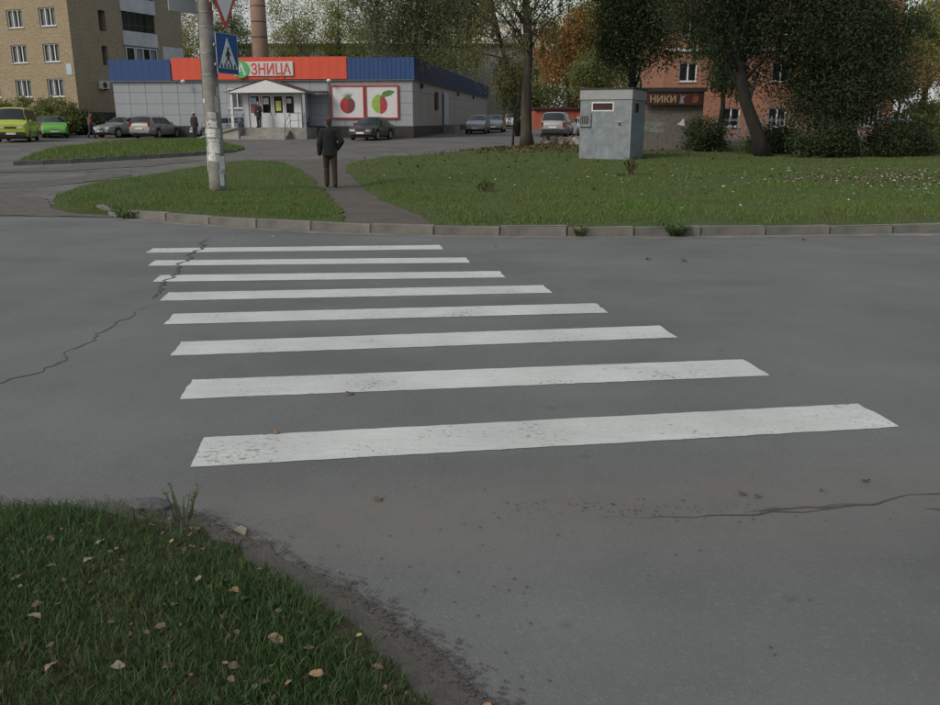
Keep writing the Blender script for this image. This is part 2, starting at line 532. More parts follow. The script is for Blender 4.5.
def poly_sheet(name, poly, zf, m, step=0.6, kind='structure', skirt=0.0):
    """a filled outline with interior points, heights from zf(x, y)"""
    P = np.array(poly)
    pts = [Vector(p) for p in poly]
    x0, y0 = P.min(0); x1, y1 = P.max(0)
    gx, gy = np.meshgrid(np.arange(x0, x1, step), np.arange(y0, y1, step))
    q = np.c_[gx.ravel(), gy.ravel()] + rng.uniform(-.2, .2, (gx.size, 2))*step
    q = q[inside(q, P) & (edge_dist(q, P) > step*0.4)]
    pts += [Vector(p) for p in q]
    n = len(poly)
    r = delaunay_2d_cdt(pts, [(i, (i+1) % n) for i in range(n)], [], 1, 1e-5)
    V = np.array([tuple(v) for v in r[0]])
    Z = zf(V[:, 0], V[:, 1])
    me = bpy.data.meshes.new('mesh')
    VV = [(a, b, c) for (a, b), c in zip(V, Z)]; FF = [tuple(f) for f in r[2]]
    if skirt:
        k0 = len(VV); zz = zf(P[:, 0], P[:, 1])
        for (a, b), c in zip(P, zz): VV += [(a, b, c), (a, b, c-skirt)]
        FF += [(k0+2*i, k0+2*i+1, k0+2*((i+1) % n)+1, k0+2*((i+1) % n)) for i in range(n)]
    me.from_pydata(VV, [], FF)
    me.polygons.foreach_set('use_smooth', [True]*len(me.polygons))
    me.update()
    return tag(link(name, me, m), kind=kind)

def inside(q, P):
    res = np.zeros(len(q), bool); n = len(P); j = n-1
    for i in range(n):
        xi, yi = P[i]; xj, yj = P[j]
        c = ((yi > q[:, 1]) != (yj > q[:, 1]))
        with np.errstate(divide='ignore', invalid='ignore'):
            t = q[:, 0] < (xj-xi)*(q[:, 1]-yi)/(yj-yi if yj != yi else 1e-12)+xi
        res ^= (c & t); j = i
    return res

def edge_dist(q, P):
    d = np.full(len(q), 1e9); n = len(P)
    for i in range(n):
        a = np.array(P[i]); b = np.array(P[(i+1) % n]); ab = b-a
        t = np.clip(((q-a)@ab)/max(ab@ab, 1e-9), 0, 1)
        d = np.minimum(d, np.linalg.norm(q-(a+t[:, None]*ab), axis=1))
    return d

road_poly = [(-75, -14), (60, -14), (60, 34), (36, 23)] + [p for p in reversed(KERB[:-1])] + [p for p in reversed(FARL)]
road = poly_sheet('road', road_poly, lambda x, y: np.zeros(len(x)), M_road, 4.0)

def rough_line(P, step, amp):
    Q = resample(P, step)
    return [(p.x+random.uniform(-amp, amp), p.y+random.uniform(-amp, amp)) for p in Q]

lift = lambda y: 0.085*smooth01((17.5-y)/3.5)
KB = [(x+0.02, y+0.15) for x, y in KERB]
LAWN_L = rough_line([(-6.15, 15.35), (-7.2, 15.75), (-8.1, 16.7), (-9.4, 19.6), (-10.1, 22.4), (-9.8, 25.4), (-9.2, 29.9), (-9.0, 32.6), (-8.3, 33.1), (-6.9, 32.4), (-5.65, 28.8), (-4.4, 24.4), (-3.5, 20.8), (-2.45, 16.2), (-2.0, 13.5)], 0.35, 0.06) + KB[1:4][::-1]
LAWN_R = rough_line([(-0.52, 13.1), (-0.8, 14.6), (-1.78, 18.06), (-2.84, 22.33), (-3.8, 27), (-4.3, 30.4), (-4.35, 32.5), (-3.9, 34.6), (-2.9, 36.3), (-.9, 39.7), (1.54, 45), (4.0, 47.6), (6, 48.2), (8, 50), (14, 51), (25, 52), (40, 50), (40, 25)], 0.5, 0.08) + [(36, 23.2)] + KB[4:-1][::-1]
ISLAND = rough_line([(-16.1, 31.2), (-15.0, 32.2), (-13.5, 34.8), (-12.2, 37.1), (-11.0, 40.8), (-11.2, 43.5), (-13.5, 49), (-16.0, 55.5), (-20.1, 55.8), (-21.3, 50.8), (-20.3, 41.6), (-17.5, 34.0)], 0.4, 0.08)
VERGE = [(-9, 3.6), (-5, 3.5)] + rough_line([(-3.0, 3.45), (-2.05, 3.40), (-1.79, 3.42), (-1.56, 3.38), (-1.32, 3.36), (-1.04, 3.15), (-.68, 2.8), (-.41, 2.54), (-.22, 2.29), (-.12, 2.13), (.05, 1.7), (.22, 1.0)], 0.12, 0.025) + [(0.3, 0.3), (0.3, -2), (-9, -2)]

def lawn_z(P, hgt=0.075, base=0.03, lf=True):
    P = np.array(P)
    def f(x, y):
        d = edge_dist(np.c_[x, y], P)
        return gb(y)+base+(lift(y) if lf else 0)+hgt*smooth01(d/0.7)+0.012*wob(x, y)*smooth01(d/1.0)
    return f
zL, zR, zI = lawn_z(LAWN_L), lawn_z(LAWN_R), lawn_z(ISLAND, 0.06, 0.05, False)
zV = lawn_z(VERGE, 0.05, 0.012, False)
lawn_left = poly_sheet('lawn', LAWN_L, zL, M_lawn, 0.6, skirt=0.18)
lawn_right = poly_sheet('lawn', LAWN_R, zR, M_lawn, 0.9, skirt=0.18)
lawn_island = poly_sheet('lawn', ISLAND, zI, M_lawn, 0.7, skirt=0.18)
verge = poly_sheet('grass_verge', VERGE, zV, M_verge, 0.15, skirt=0.18)
PATH = [(-2.3, 13.42), (-1.2, 13.06), (-0.42, 12.97), (-0.6, 14.6), (-1.5, 18.1), (-2.6, 22.3), (-3.6, 27), (-4.0, 30.4), (-4.0, 34.5), (-7.9, 34.5), (-6.9, 28.8), (-5.5, 24.4), (-4.2, 20.8), (-3.1, 16.2)]
path = poly_sheet('path', PATH, lambda x, y: gb(y)+0.016+lift(y)+0.004*wob(x, y), M_path, 0.5)
DIRT = rough_line([(-2.4, 3.47), (-1.6, 3.47), (-1.36, 3.44), (-.92, 3.17), (-.6, 2.87), (-.31, 2.66), (-.1, 2.37), (.08, 2.13), (.3, 1.6), (.5, 1.0)], 0.10, 0.02) + [(0.5, 0.2), (-0.5, 0.2), (-2.4, 2.0)]
dirt = poly_sheet('dirt_edge', DIRT, lambda x, y: 0.006+0.004*np.abs(wob(x*2, y*2)), M_dirt, 0.12)
GUT = rough_line([(-14, 16.15), (-10, 15.6), (-7.2, 15.25), (-6.2, 15.15), (-6.3, 15.7), (-7.4, 16.2), (-8.4, 17.2), (-9.6, 19.4), (-10.8, 19.6), (-10.2, 17.4), (-12, 16.8)], 0.3, 0.09)
gravel_corner = poly_sheet('dirt_edge', GUT, lambda x, y: 0.007+0.004*np.abs(wob(x*2, y*2)), mat('yard_dirt', (0.075, 0.068, 0.058), 0.95, 0.4, 5, bmp=1.0, bscale=30), 0.3)

GUTTER = rough_line([(x-.02, y-.03) for x, y in KERB[:9]], .3, .03) + rough_line([(x-.03, y-.32) for x, y in KERB[:9]], .25, .09)[::-1]
gutter = poly_sheet('gutter', GUTTER, lambda x, y: np.full(len(x), .0035), mat('gutter_dust', (.135, .128, .112), .95, .3, 3, bmp=.5, bscale=60), .25)

M_yd = MATS['yard_dirt']
for pl in ([(-15.5, 27.2), (-13, 28.3), (-11.2, 30.5), (-10.4, 34), (-11.4, 35.2), (-12.6, 32.6), (-14.4, 30.2), (-16.2, 28.6)], [(-12.6, 21.6), (-11.2, 21.9), (-10.5, 23.4), (-10.3, 26.5), (-11.3, 27.0), (-11.8, 24.6), (-12.9, 22.8)]):
    poly_sheet('dirt_patch', rough_line(pl+[pl[0]], .35, .12)[:-1], lambda x, y: gb(y)+.006+.003*np.abs(wob(x*2, y*2)), M_yd, .4)

# kerb of single stones
kerb = empty('kerb', (0, 0, 0)); tag(kerb, kind='structure')
kstones = []
for k in range(5):
    b = MB().box(-0.494, 0.494, -0.075, 0.075, -0.14, 0.10)
    me = b.me(False, 0.012, 2)
    for v in me.vertices:
        v.co += Vector((random.uniform(-.006, .006), random.uniform(-.006, .006), random.uniform(-.008, .004)))
    me.materials.append(M_kerb); kstones.append(me)
def lay_kerb(line, parent, z=0.03, off=0.075, h=1.0, jit=0.012):
    Q = resample(line, 1.0)
    for a, b in zip(Q[:-1], Q[1:]):
        d = (b-a); c = (a+b)/2; nrm = Vector((-d.y, d.x, 0)).normalized()
        c = c+nrm*off
        o = link('kerb_stone', random.choice(kstones), None, parent, (c.x, c.y, float(gb(c.y))+z+random.uniform(-jit, jit)),
                 (random.uniform(-.02, .02), random.uniform(-.012, .012), math.atan2(d.y, d.x)+random.uniform(-.01, .01)))
        o.scale = (d.length, 1, h)
lay_kerb(KERB, kerb)
o = link('kerb_stone', kstones[2], None, kerb, (-6.55, 15.6, 0.0), (0.1, 0.12, -0.85))
kerb2 = empty('kerb', (-14, 34, 0)); tag(kerb2, kind='structure')
kerb2.location = (0, 0, 0)
lay_kerb([(-16.3, 31.0), (-15.0, 32.0), (-13.4, 34.6), (-12.1, 36.95), (-10.85, 40.7)], kerb2, 0.06, 0.0)

# crosswalk
LB = [(-1.38, 3.9), (-1.78, 4.96), (-2.18, 5.96), (-2.57, 6.95), (-2.95, 7.92), (-3.37, 8.91), (-3.8, 9.94), (-4.2, 10.96)]
RB = [(2.40, 4.47), (2.01, 5.46), (1.64, 6.50), (1.23, 7.40), (.82, 8.31), (.39, 9.17), (0.0, 10.17), (-.36, 11.28)]
cross = empty('crosswalk', (-.9, 7.5, 0))
tag(cross, 'white zebra crosswalk of eight worn painted stripes across the grey road', 'crosswalk')
for a, b in zip(LB, RB):
    a = np.array(a); b = np.array(b); n_ = 60
    wv = np.array([-0.055, 0.405])
    lo = [a+(b-a)*t+np.array([0, random.uniform(-.004, .004)]) for t in np.linspace(0, 1, n_)]
    hi = [a+wv+(b-a)*t+np.array([0, random.uniform(-.004, .004)]) for t in np.linspace(0, 1, n_)]
    ends = [lo[-1]+wv*t+np.array([random.uniform(-.012, .012), 0]) for t in (.2, .4, .6, .8)]
    ende = [hi[0]-wv*t+np.array([random.uniform(-.008, .008), 0]) for t in (.2, .4, .6, .8)]
    mid = []
    pts = [Vector((p[0], p[1])) for p in lo+ends+hi[::-1]+ende]
    r = delaunay_2d_cdt(pts, [(i, (i+1) % len(pts)) for i in range(len(pts))], [], 1, 1e-6)
    me = mesh([(v.x+.9, v.y-7.5, 0.003) for v in r[0]], [tuple(f) for f in r[2]], fix=False)
    link('stripe', me, M_paint, cross)

# cracks in the asphalt
def crack(line, w, zig=0.05, z=0.003, fade=True):
    P = resample(line, 0.07)
    V = []; F = []; n = len(P); drift = 0
    for i, p in enumerate(P):
        d = P[min(i+1, n-1)]-P[max(i-1, 0)]
        nn = Vector((-d.y, d.x, 0)).normalized()
        drift = drift*.8+random.uniform(-zig, zig)*.6
        c = p+nn*drift
        ww = w*random.uniform(.25, 1.1)*(min(1, 6*i/n, 6*(n-1-i)/n) if fade else 1)
        V += [(c.x+nn.x*ww, c.y+nn.y*ww, z), (c.x-nn.x*ww, c.y-nn.y*ww, z)]
    F = [(2*i, 2*i+1, 2*i+3, 2*i+2) for i in range(n-1)]
    return link('crack', mesh(V, F, fix=False), M_crack, road)
crack([(-4.5, 4.6), (-3.5, 5.1), (-3.07, 5.3), (-2.9, 5.9), (-3.0, 6.76), (-2.93, 7.9)], 0.010, 0.075)
crack([(-2.93, 7.9), (-3.1, 8.5), (-3.22, 8.9), (-3.3, 9.5), (-3.46, 10.24), (-3.6, 11.2), (-3.85, 12.6)], 0.024, 0.09, 0.0065)
crack([(0.55, 3.36), (1.0, 3.40), (1.18, 3.41), (1.46, 3.45), (1.75, 3.49), (2.3, 3.60), (3.2, 3.8), (4.5, 4.0)], 0.007, 0.035)
crack([(1.2, 3.42), (1.5, 3.44), (1.8, 3.5)], 0.014, 0.03, 0.0035)
crack([(2.0, 3.42), (2.3, 3.46), (2.6, 3.5)], 0.012, 0.03)
crack([(-12, 19.2), (-10.3, 20.1), (-9.2, 20.3)], 0.04, 0.1, 0.012)
crack([(-13.5, 23.0), (-12.2, 23.6), (-11, 23.4)], 0.06, 0.12, 0.025)
crack([(-12.8, 27.5), (-11.6, 28.2), (-10.6, 28.0)], 0.09, 0.12, 0.09)

# ------------------------------------------------------------------ grass
def blades(name, poly, n, zf, hmin, hmax, w, m, dens=None, box_=None, seg=1, label=None):
    P = np.array(poly)
    x0, y0 = P.min(0) if box_ is None else (box_[0], box_[2])
    x1, y1 = P.max(0) if box_ is None else (box_[1], box_[3])
    q = np.c_[rng.uniform(x0, x1, n), rng.uniform(y0, y1, n)]
    q = q[inside(q, P)]
    if dens is not None:
        q = q[rng.uniform(0, 1, len(q)) < dens(q[:, 0], q[:, 1], edge_dist(q, P))]
    k = len(q)
    z = zf(q[:, 0], q[:, 1])-0.01
    a = rng.uniform(0, 2*np.pi, k); ln = rng.uniform(.2, 1.0, k)
    patch = 0.75+0.25*np.sin(q[:, 0]*1.3+1)*np.sin(q[:, 1]*1.1)+0.2*np.sin(q[:, 0]*3.7)*np.sin(q[:, 1]*3.1+2)
    h = rng.uniform(hmin, hmax, k)*np.clip(patch, .45, 1.25)
    ww = w*rng.uniform(.6, 1.4, k)
    fa = rng.uniform(0, 2*np.pi, k)
    sx, sy = np.cos(fa)*ww/2, np.sin(fa)*ww/2
    lx, ly = np.cos(a)*ln*h*.8, np.sin(a)*ln*h*.8
    top = h*np.sqrt(np.clip(1-(ln*.75)**2, .1, 1))
    B = np.c_[q, z]
    if seg == 1:
        V = np.stack([B+np.c_[sx, sy, 0*z], B-np.c_[sx, sy, 0*z], B+np.c_[lx, ly, top]], 1).reshape(-1, 3)
        F = np.arange(3*k).reshape(-1, 3)
    else:
        mid = B+np.c_[lx*.32, ly*.32, top*.62]
        V = np.stack([B+np.c_[sx, sy, 0*z], B-np.c_[sx, sy, 0*z], mid+np.c_[sx, sy, 0*z]*.75, mid-np.c_[sx, sy, 0*z]*.75, B+np.c_[lx, ly, top]], 1).reshape(-1, 3)
        i = np.arange(k)[:, None]*5
        F = np.concatenate([i+np.array([0, 1, 3]), i+np.array([0, 3, 2]), i+np.array([2, 3, 4])])
    o = link(name, np_mesh(V, F), m)
    return tag(o, label, 'grass', kind='stuff')

pathd = np.array(PATH)
fall = lambda x, y, d: np.clip((17/np.maximum(y, 14))**2.0, .05, 1)*np.where(d < .25, .55, 1)*(0.55+0.45*(np.sin(x*.9+y*.5)*np.sin(y*.7-x*.3) > -.35))
blades('grass', LAWN_L, 150000, zL, .04, .115, .014, M_grass, fall, label='short green grass on the lawn around the concrete pole')
blades('grass', LAWN_R, 520000, zR, .035, .11, .016, M_grass, fall, (-4.5, 24, 12.7, 36), label='wide green grass of the lawn right of the path')
blades('grass', LAWN_R, 110000, zR, .06, .17, .03, M_grass, lambda x, y, d: (np.clip(.3+.5*np.sin(x*.8)*np.sin(y*.5+2)+.3*(y-24)/26, .1, 1)*np.clip(1-((x-3)**2/40+(y-44)**2/30), .12, 1)), (-4.5, 40, 24, 51), label='taller ragged grass at the back of the right lawn')
blades('grass', ISLAND, 45000, zI, .07, .22, .03, M_grass, label='ragged grass on the kerbed island before the parked cars')
blades('grass', VERGE, 330000, zV, .03, .10, .0046, M_grassn, lambda x, y, d: (0.25+.75*smooth01(d/0.35))*(0.42+0.58*smooth01((wob(x*3.1, y*2.9)+.9+.5*np.sin(x*17+3*np.sin(y*11))*np.sin(y*15))/1.3)), (-3.6, .4, 1.0, 3.6), seg=2, label='dark short grass of the near verge in the corner')

def flakes(name, pts, size, m, label, cat, flat=0.5, kind='stuff', parent=None):
    """small curled leaf quads"""
    k = len(pts)
    a = rng.uniform(0, 2*np.pi, k); s = size*rng.uniform(.6, 1.4, k)
    t1 = np.c_[np.cos(a), np.sin(a), rng.normal(0, flat, k)]; t1 /= np.linalg.norm(t1, axis=1)[:, None]
    t2 = np.c_[-np.sin(a), np.cos(a), rng.normal(0, flat, k)]; t2 /= np.linalg.norm(t2, axis=1)[:, None]
    V = np.stack([pts-t1*s[:, None]*.6, pts+t2*s[:, None]*.38, pts+t1*s[:, None]*.6, pts-t2*s[:, None]*.38], 1).reshape(-1, 3)
    F = np.arange(4*k).reshape(-1, 4)
    return tag(link(name, np_mesh(V, F), m), label, cat, kind=kind)

def scatter(n, cx, cy, sx, sy, zf, poly, dz=.05):
    q = np.c_[rng.normal(cx, sx, n), rng.normal(cy, sy, n)]
    q = q[inside(q, np.array(poly))]
    return np.c_[q, zf(q[:, 0], q[:, 1])+dz*rng.uniform(.3, 1, len(q))]
flakes('leaf_litter', np.concatenate([scatter(3600, 3.0, 43.5, 4.0, 2.6, zR, LAWN_R, .06), scatter(500, 1, 33, 6, 8, zR, LAWN_R, .1)]), .11, M_litter, 'brown fallen leaves carpeting the lawn beneath the big tree', 'leaf litter')
flakes('wildflowers', np.concatenate([scatter(620, 11.6, 22.0, 2.5, 2.5, zR, LAWN_R, .15), scatter(90, 5.5, 22, 2, 2, zR, LAWN_R, .14), scatter(60, 2, 20, 4, 4, zR, LAWN_R, .12)]), .055, M_flower, 'scattered small white flowers in the grass at the right', 'flowers', .3)
flakes('leaf_litter', np.concatenate([scatter(1000, 11.5, 23.2, 2.4, 1.6, zR, LAWN_R, .12)]), .07, M_litter, 'brown dry leaves among white flowers on the right lawn', 'leaf litter')
q = np.c_[rng.uniform(-3.6, .35, 1500), rng.uniform(.8, 3.5, 1500)]
q = q[inside(q, np.array(VERGE))]
flakes('leaf_litter', np.c_[q, zV(q[:, 0], q[:, 1])+rng.uniform(.008, .035, len(q))], .019, M_litterd, 'crumbled brown leaf scraps in the near verge grass', 'leaf litter', .4)
q = np.concatenate([np.c_[rng.uniform(-9, 9, 260), rng.uniform(2.3, 4.2, 260)], np.c_[rng.normal(.75, .35, 90), rng.normal(3.42, .06, 90)], np.c_[rng.uniform(-.7, .3, 60), rng.uniform(2.0, 3.1, 60)]])
q = q[~inside(q, np.array(VERGE)+0)]
dd = np.array(DIRT[:-3]); k_ = rng.integers(0, len(dd)-1, 1500); t_ = rng.uniform(0, 1, 1500)[:, None]
qd = dd[k_]*(1-t_)+dd[k_+1]*t_+rng.normal(0, .035, (1500, 2))
flakes('dirt_crumbs', np.c_[qd, np.full(len(qd), .010)+.003*rng.random(len(qd))], .014, M_dirt, 'dirt crumbs feathering from the verge edge onto the road', 'dirt', .02)
flakes('grit', np.c_[q, np.full(len(q), .006)], .010, M_dirt, 'fine grit and crumbs along the near road edge', 'grit', .03)

# larger fallen leaves, each its own curled mesh
def leaf_mesh(kind):
    n = 6; V = []; F = []
    for i in range(n+1):
        t = i/n
        w = math.sin(math.pi*min(1, t**.8))**.8*.32*(1+.12*math.sin(9*t+kind))
        c = .10*math.sin(math.pi*t)+.05*math.sin(3*t*math.pi+kind)
        V += [(t-.5, -w, .16*w*(1+kind % 2)+c), (t-.5, 0, c-.02), (t-.5, w, .20*w+c)]
    for i in range(n):
        F += [(3*i, 3*i+1, 3*i+4, 3*i+3), (3*i+1, 3*i+2, 3*i+5, 3*i+4)]
    V += [(-.5, -.008, 0), (-.5, .008, 0), (-.72, .012, .03), (-.72, -.004, .03)]
    k = 3*(n+1); F.append((k, k+1, k+2, k+3))
    return mesh(V, F, True, fix=False)
leafcols = [(0.18, 0.125, 0.075), (0.22, 0.13, 0.065), (0.12, 0.07, 0.04), (0.16, 0.145, 0.095), (0.26, 0.21, 0.06), (0.085, 0.06, 0.038)]
leafm = [[leaf_mesh(k) for k in range(3)] for _ in leafcols]
for i, c in enumerate(leafcols):
    for me in leafm[i]: me.materials.append(mat('dry_leaf_%d' % i, c, 0.8, 0.3, 9))
def put_leaf(x, y, s, ci, parent, zf, dz=.02):
    z = float(zf(np.array([x]), np.array([y]))[0])
    link('fallen_leaf', random.choice(leafm[ci]), None, parent, (x, y, z+dz), (random.uniform(-.35, .35), random.uniform(-.3, .3), random.uniform(0, 6.28)), (s, s, s))
# measured spots, then a random spread
for x, y, s, ci in [(-1.44, 3.0, .10, 3), (-1.18, 3.05, .05, 4), (-.83, 2.67, .09, 1), (-.78, 2.62, .06, 3), (-.62, 2.37, .11, 0), (-.46, 2.2, .09, 1), (-.53, 2.15, .06, 1), (-.98, 2.75, .06, 3), (-1.42, 2.45, .10, 3), (-1.05, 2.2, .09, 3), (-.28, 2.25, .07, 2), (-.36, 2.42, .04, 4), (-.75, 2.4, .06, 5), (-1.3, 2.85, .06, 2), (-1.6, 2.7, .08, 2), (-1.0, 2.55, .05, 2), (-.65, 2.55, .05, 5), (-.9, 2.2, .08, 5), (-1.25, 2.2, .09, 0), (-1.5, 2.15, .08, 2), (-.7, 2.15, .06, 2)]:
    put_leaf(x, y, s*.52, ci, verge, zV, .028)
for i in range(95):
    x, y = random.uniform(-3.0, .1), random.uniform(1.6, 3.35)
    if inside(np.array([[x, y]]), np.array(VERGE))[0]:
        put_leaf(x, y, random.uniform(.02, .045), random.choice([0, 2, 2, 3, 5, 5]), verge, zV, .024)
zero = lambda x, y: np.zeros(len(np.atleast_1d(x)))
for x, y, s, ci in [(-.42, 3.52, .05, 2), (-.95, 3.2, .08, 3), (1.24, 3.58, .045, 5), (1.3, 3.55, .04, 5), (1.87, 3.72, .05, 1), (1.62, 3.62, .03, 5), (.05, 2.1, .05, 1), (-1.06, 4.36, .05, 1), (-.75, 5.05, .06, 2), (4.8, 12.2, .1, 1), (2.2, 10.4, .09, 5), (2.6, 10.3, .11, 2), (-2.9, 12.5, .08, 3), (-3.4, 12.2, .07, 3), (.35, 11.5, .06, 5)]:
    put_leaf(x, y, s, ci, road, zero, .010)

# weeds
def weed(name, label, loc, n, h, spread, m, leaf, lm=None, seed=1):
    rd = random.Random(seed)
    root = empty(name, loc)
    st = MB(); lv = MB()
    for i in range(n):
        a = rd.uniform(0, 6.28); r_ = rd.uniform(0, spread*.4)
        hh = h*rd.uniform(.5, 1); ln = rd.uniform(.1, .8)*spread
        p0 = Vector((math.cos(a)*r_, math.sin(a)*r_, -.01)); p2 = Vector((math.cos(a)*(r_+ln), math.sin(a)*(r_+ln), hh)); p1 = (p0+p2)/2+Vector((0, 0, hh*.15))
        st.tube([p0, p1, p2], [.0022, .0018, .0008] if leaf < .04 else [.005, .004, .0015], 4)
        for k in range(5):
            t = rd.uniform(.25, 1); c = p0.lerp(p1, t*2) if t < .5 else p1.lerp(p2, t*2-1)
            b_ = rd.uniform(0, 6.28); d = Vector((math.cos(b_), math.sin(b_), rd.uniform(.1, .9)))*leaf*rd.uniform(.6, 1.3); s_ = Vector((-d.y, d.x, 0)).normalized()*leaf*.2
            lv.add([c, c+d*.5+s_, c+d, c+d*.5-s_], [(0, 1, 2, 3)])
    st.build('stem', m, root); lv.build('leaves', lm or m, root)
    return tag(root, label, 'weed')
M_weed = leaf_mat('weed_green', (0.045, 0.085, 0.022), (0.10, 0.145, 0.045), .3, 2)
M_weedb = leaf_mat('weed_brown', (0.05, 0.035, 0.022), (0.09, 0.06, 0.035), .2, 2)
weed('dock_weed', 'dark leafy weed clump in the middle of the right lawn', (.35, 19.5, .1), 18, .28, .34, M_weedb, .11, M_weed, 3)
weed('dry_weed', 'dead brown weed stalks in front of the grey booth', (4.65, 25.1, .14), 22, .55, .25, M_weedb, .10, M_weedb, 4)
weed('kerb_weed', 'green grass tuft growing over the kerb stones', (3.05, 12.66, .0), 60, .20, .30, M_weed, .07, M_weed, 5)
weed('kerb_weed', 'small weed tuft at a kerb joint right of the crossing', (1.63, 12.6, .0), 22, .13, .16, M_weed, .05, M_weed, 6)
weed('grass_sprig', 'tall thin grass sprig at the near verge tip', (-1.22, 3.3, .02), 13, .16, .09, M_weed, .018, M_weed, 8)
weed('kerb_weed', 'weedy tuft against the tilted left end of the kerb', (-6.0, 15.05, .0), 24, .14, .3, M_weed, .09, M_weed, 9)
st = MB().ball((0, 0, .02), (.09, .06, .035), 9, 5)
for i, v in enumerate(st.v): st.v[i] = (v[0]*random.uniform(.85, 1.15), v[1]*random.uniform(.85, 1.15), v[2])
tag(st.build('stone', mat('stone_grey', (.065, .065, .065), .9, .3, 20, bmp=.5), None, loc=(-1.40, 3.42, 0)), 'flat grey stone at the edge of the near verge', 'stone')

# ------------------------------------------------------------------ building helpers
def wall(name, x0, x1, z0, z1, holes, depth, m, parent, loc=(0, 0, 0), rz=0.0):
    """front face at y=0 in its own frame (x along, z up, +y inwards) with real openings"""
    xs = sorted({x0, x1, *[h[0] for h in holes], *[h[1] for h in holes]})
    zs = sorted({z0, z1, *[h[2] for h in holes], *[h[3] for h in holes]})
    b = MB()
    for i in range(len(xs)-1):
        for j in range(len(zs)-1):
            cx, cz = (xs[i]+xs[i+1])/2, (zs[j]+zs[j+1])/2
            if any(h[0] < cx < h[1] and h[2] < cz < h[3] for h in holes): continue
            b.add([(xs[i], 0, zs[j]), (xs[i+1], 0, zs[j]), (xs[i+1], 0, zs[j+1]), (xs[i], 0, zs[j+1])], [(0, 1, 2, 3)])
    for a, c, d, e in holes:
        b.add([(a, 0, d), (c, 0, d), (c, 0, e), (a, 0, e), (a, depth, d), (c, depth, d), (c, depth, e), (a, depth, e)],
              [(0, 4, 5, 1), (1, 5, 6, 2), (2, 6, 7, 3), (3, 7, 4, 0)])
    return link(name, mesh(b.v, b.f, fix=False), m, parent, loc, (0, 0, rz))

WIN = {}
def window(parent, x, z, w, h, y=0.10, sashes=2, rot=0.0, base=(0, 0), curtain=True, sill=True, fm=None, fr=0.07, trans=False):
    """frame mesh (a part) with panes, sill and curtain as sub-parts; x,z lower-left corner"""
    key = (round(w, 2), round(h, 2), sashes, curtain, sill, id(fm), fr, trans)
    if key not in WIN:
        f = MB(); f.box(0, w, 0, .06, 0, fr); f.box(0, w, 0, .06, h-fr, h); f.box(0, fr, 0, .06, fr, h-fr); f.box(w-fr, w, 0, .06, fr, h-fr)
        panes = []
        sw = (w-2*fr)/sashes
        for k in range(1, sashes):
            xx = fr+sw*k; f.box(xx-fr*.55, xx+fr*.55, .002, .058, fr, h-fr)
        if trans: f.box(fr, w-fr, .004, .056, h*.68, h*.68+fr*.8)
        pm = mesh([(fr, .03, fr), (w-fr, .03, fr), (w-fr, .03, h-fr), (fr, .03, h-fr)], [(0, 1, 2, 3)], fix=False)
        rm = MB().box(.01, w-.01, .35, .40, .01, h-.01)
        cm = MB()
        for a, c in ((fr, fr+(w-2*fr)*.40), (w-fr-(w-2*fr)*.30, w-fr)):
            n_ = 10
            V = []
            for i in range(n_+1):
                xx = a+(c-a)*i/n_; yy = .16+.03*math.sin(i*1.9)
                V += [(xx, yy, fr), (xx, yy, h-fr)]
            cm.add(V, [(2*i, 2*i+2, 2*i+3, 2*i+1) for i in range(n_)])
        WIN[key] = (f.me(), pm, rm.me(), cm.me(), MB().box(-.08, w+.08, -y-.08, .02, -.05, -.004).me())
    f, pm, rm, cm, sm = WIN[key]
    o = link('window', f, fm or M_wframe, parent, (base[0]+x*math.cos(rot)-y*math.sin(rot), base[1]+x*math.sin(rot)+y*math.cos(rot), z), (0, 0, rot))
    link('pane', pm, M_glass, o); link('room', rm, M_room, o)
    if curtain: link('curtain', cm, M_curtain, o)
    if sill: link('sill', sm, M_slab, o)
    return o

# ------------------------------------------------------------------ brick apartment block
AO = (-31.4, 71.0)
apt = empty('apartment_building', (AO[0], AO[1], 0), R(-24))
tag(apt, 'tan brick apartment block with white windows and a balcony end at upper left', 'apartment building')
# front wall runs to the left (-x), end wall runs back (+y)
st_h = 2.70; H_apt = 17.0
holes = []
cols_ = [(-3.20, -1.40), (-6.85, -5.05), (-10.5, -8.70), (-14.1, -12.3)]
rows_ = [3.54, 6.22, 8.92, 11.62, 14.3]
for a, c in cols_:
    for z in rows_: holes.append((a, c, z, z+1.40))
wall('wall', -16, 0, 2.35, H_apt, holes, 0.12, M_brick_apt, apt)
for a, c in cols_:
    for z in rows_: window(apt, a, z, c-a, 1.40, 0.10, 3, fr=0.085, curtain=True)
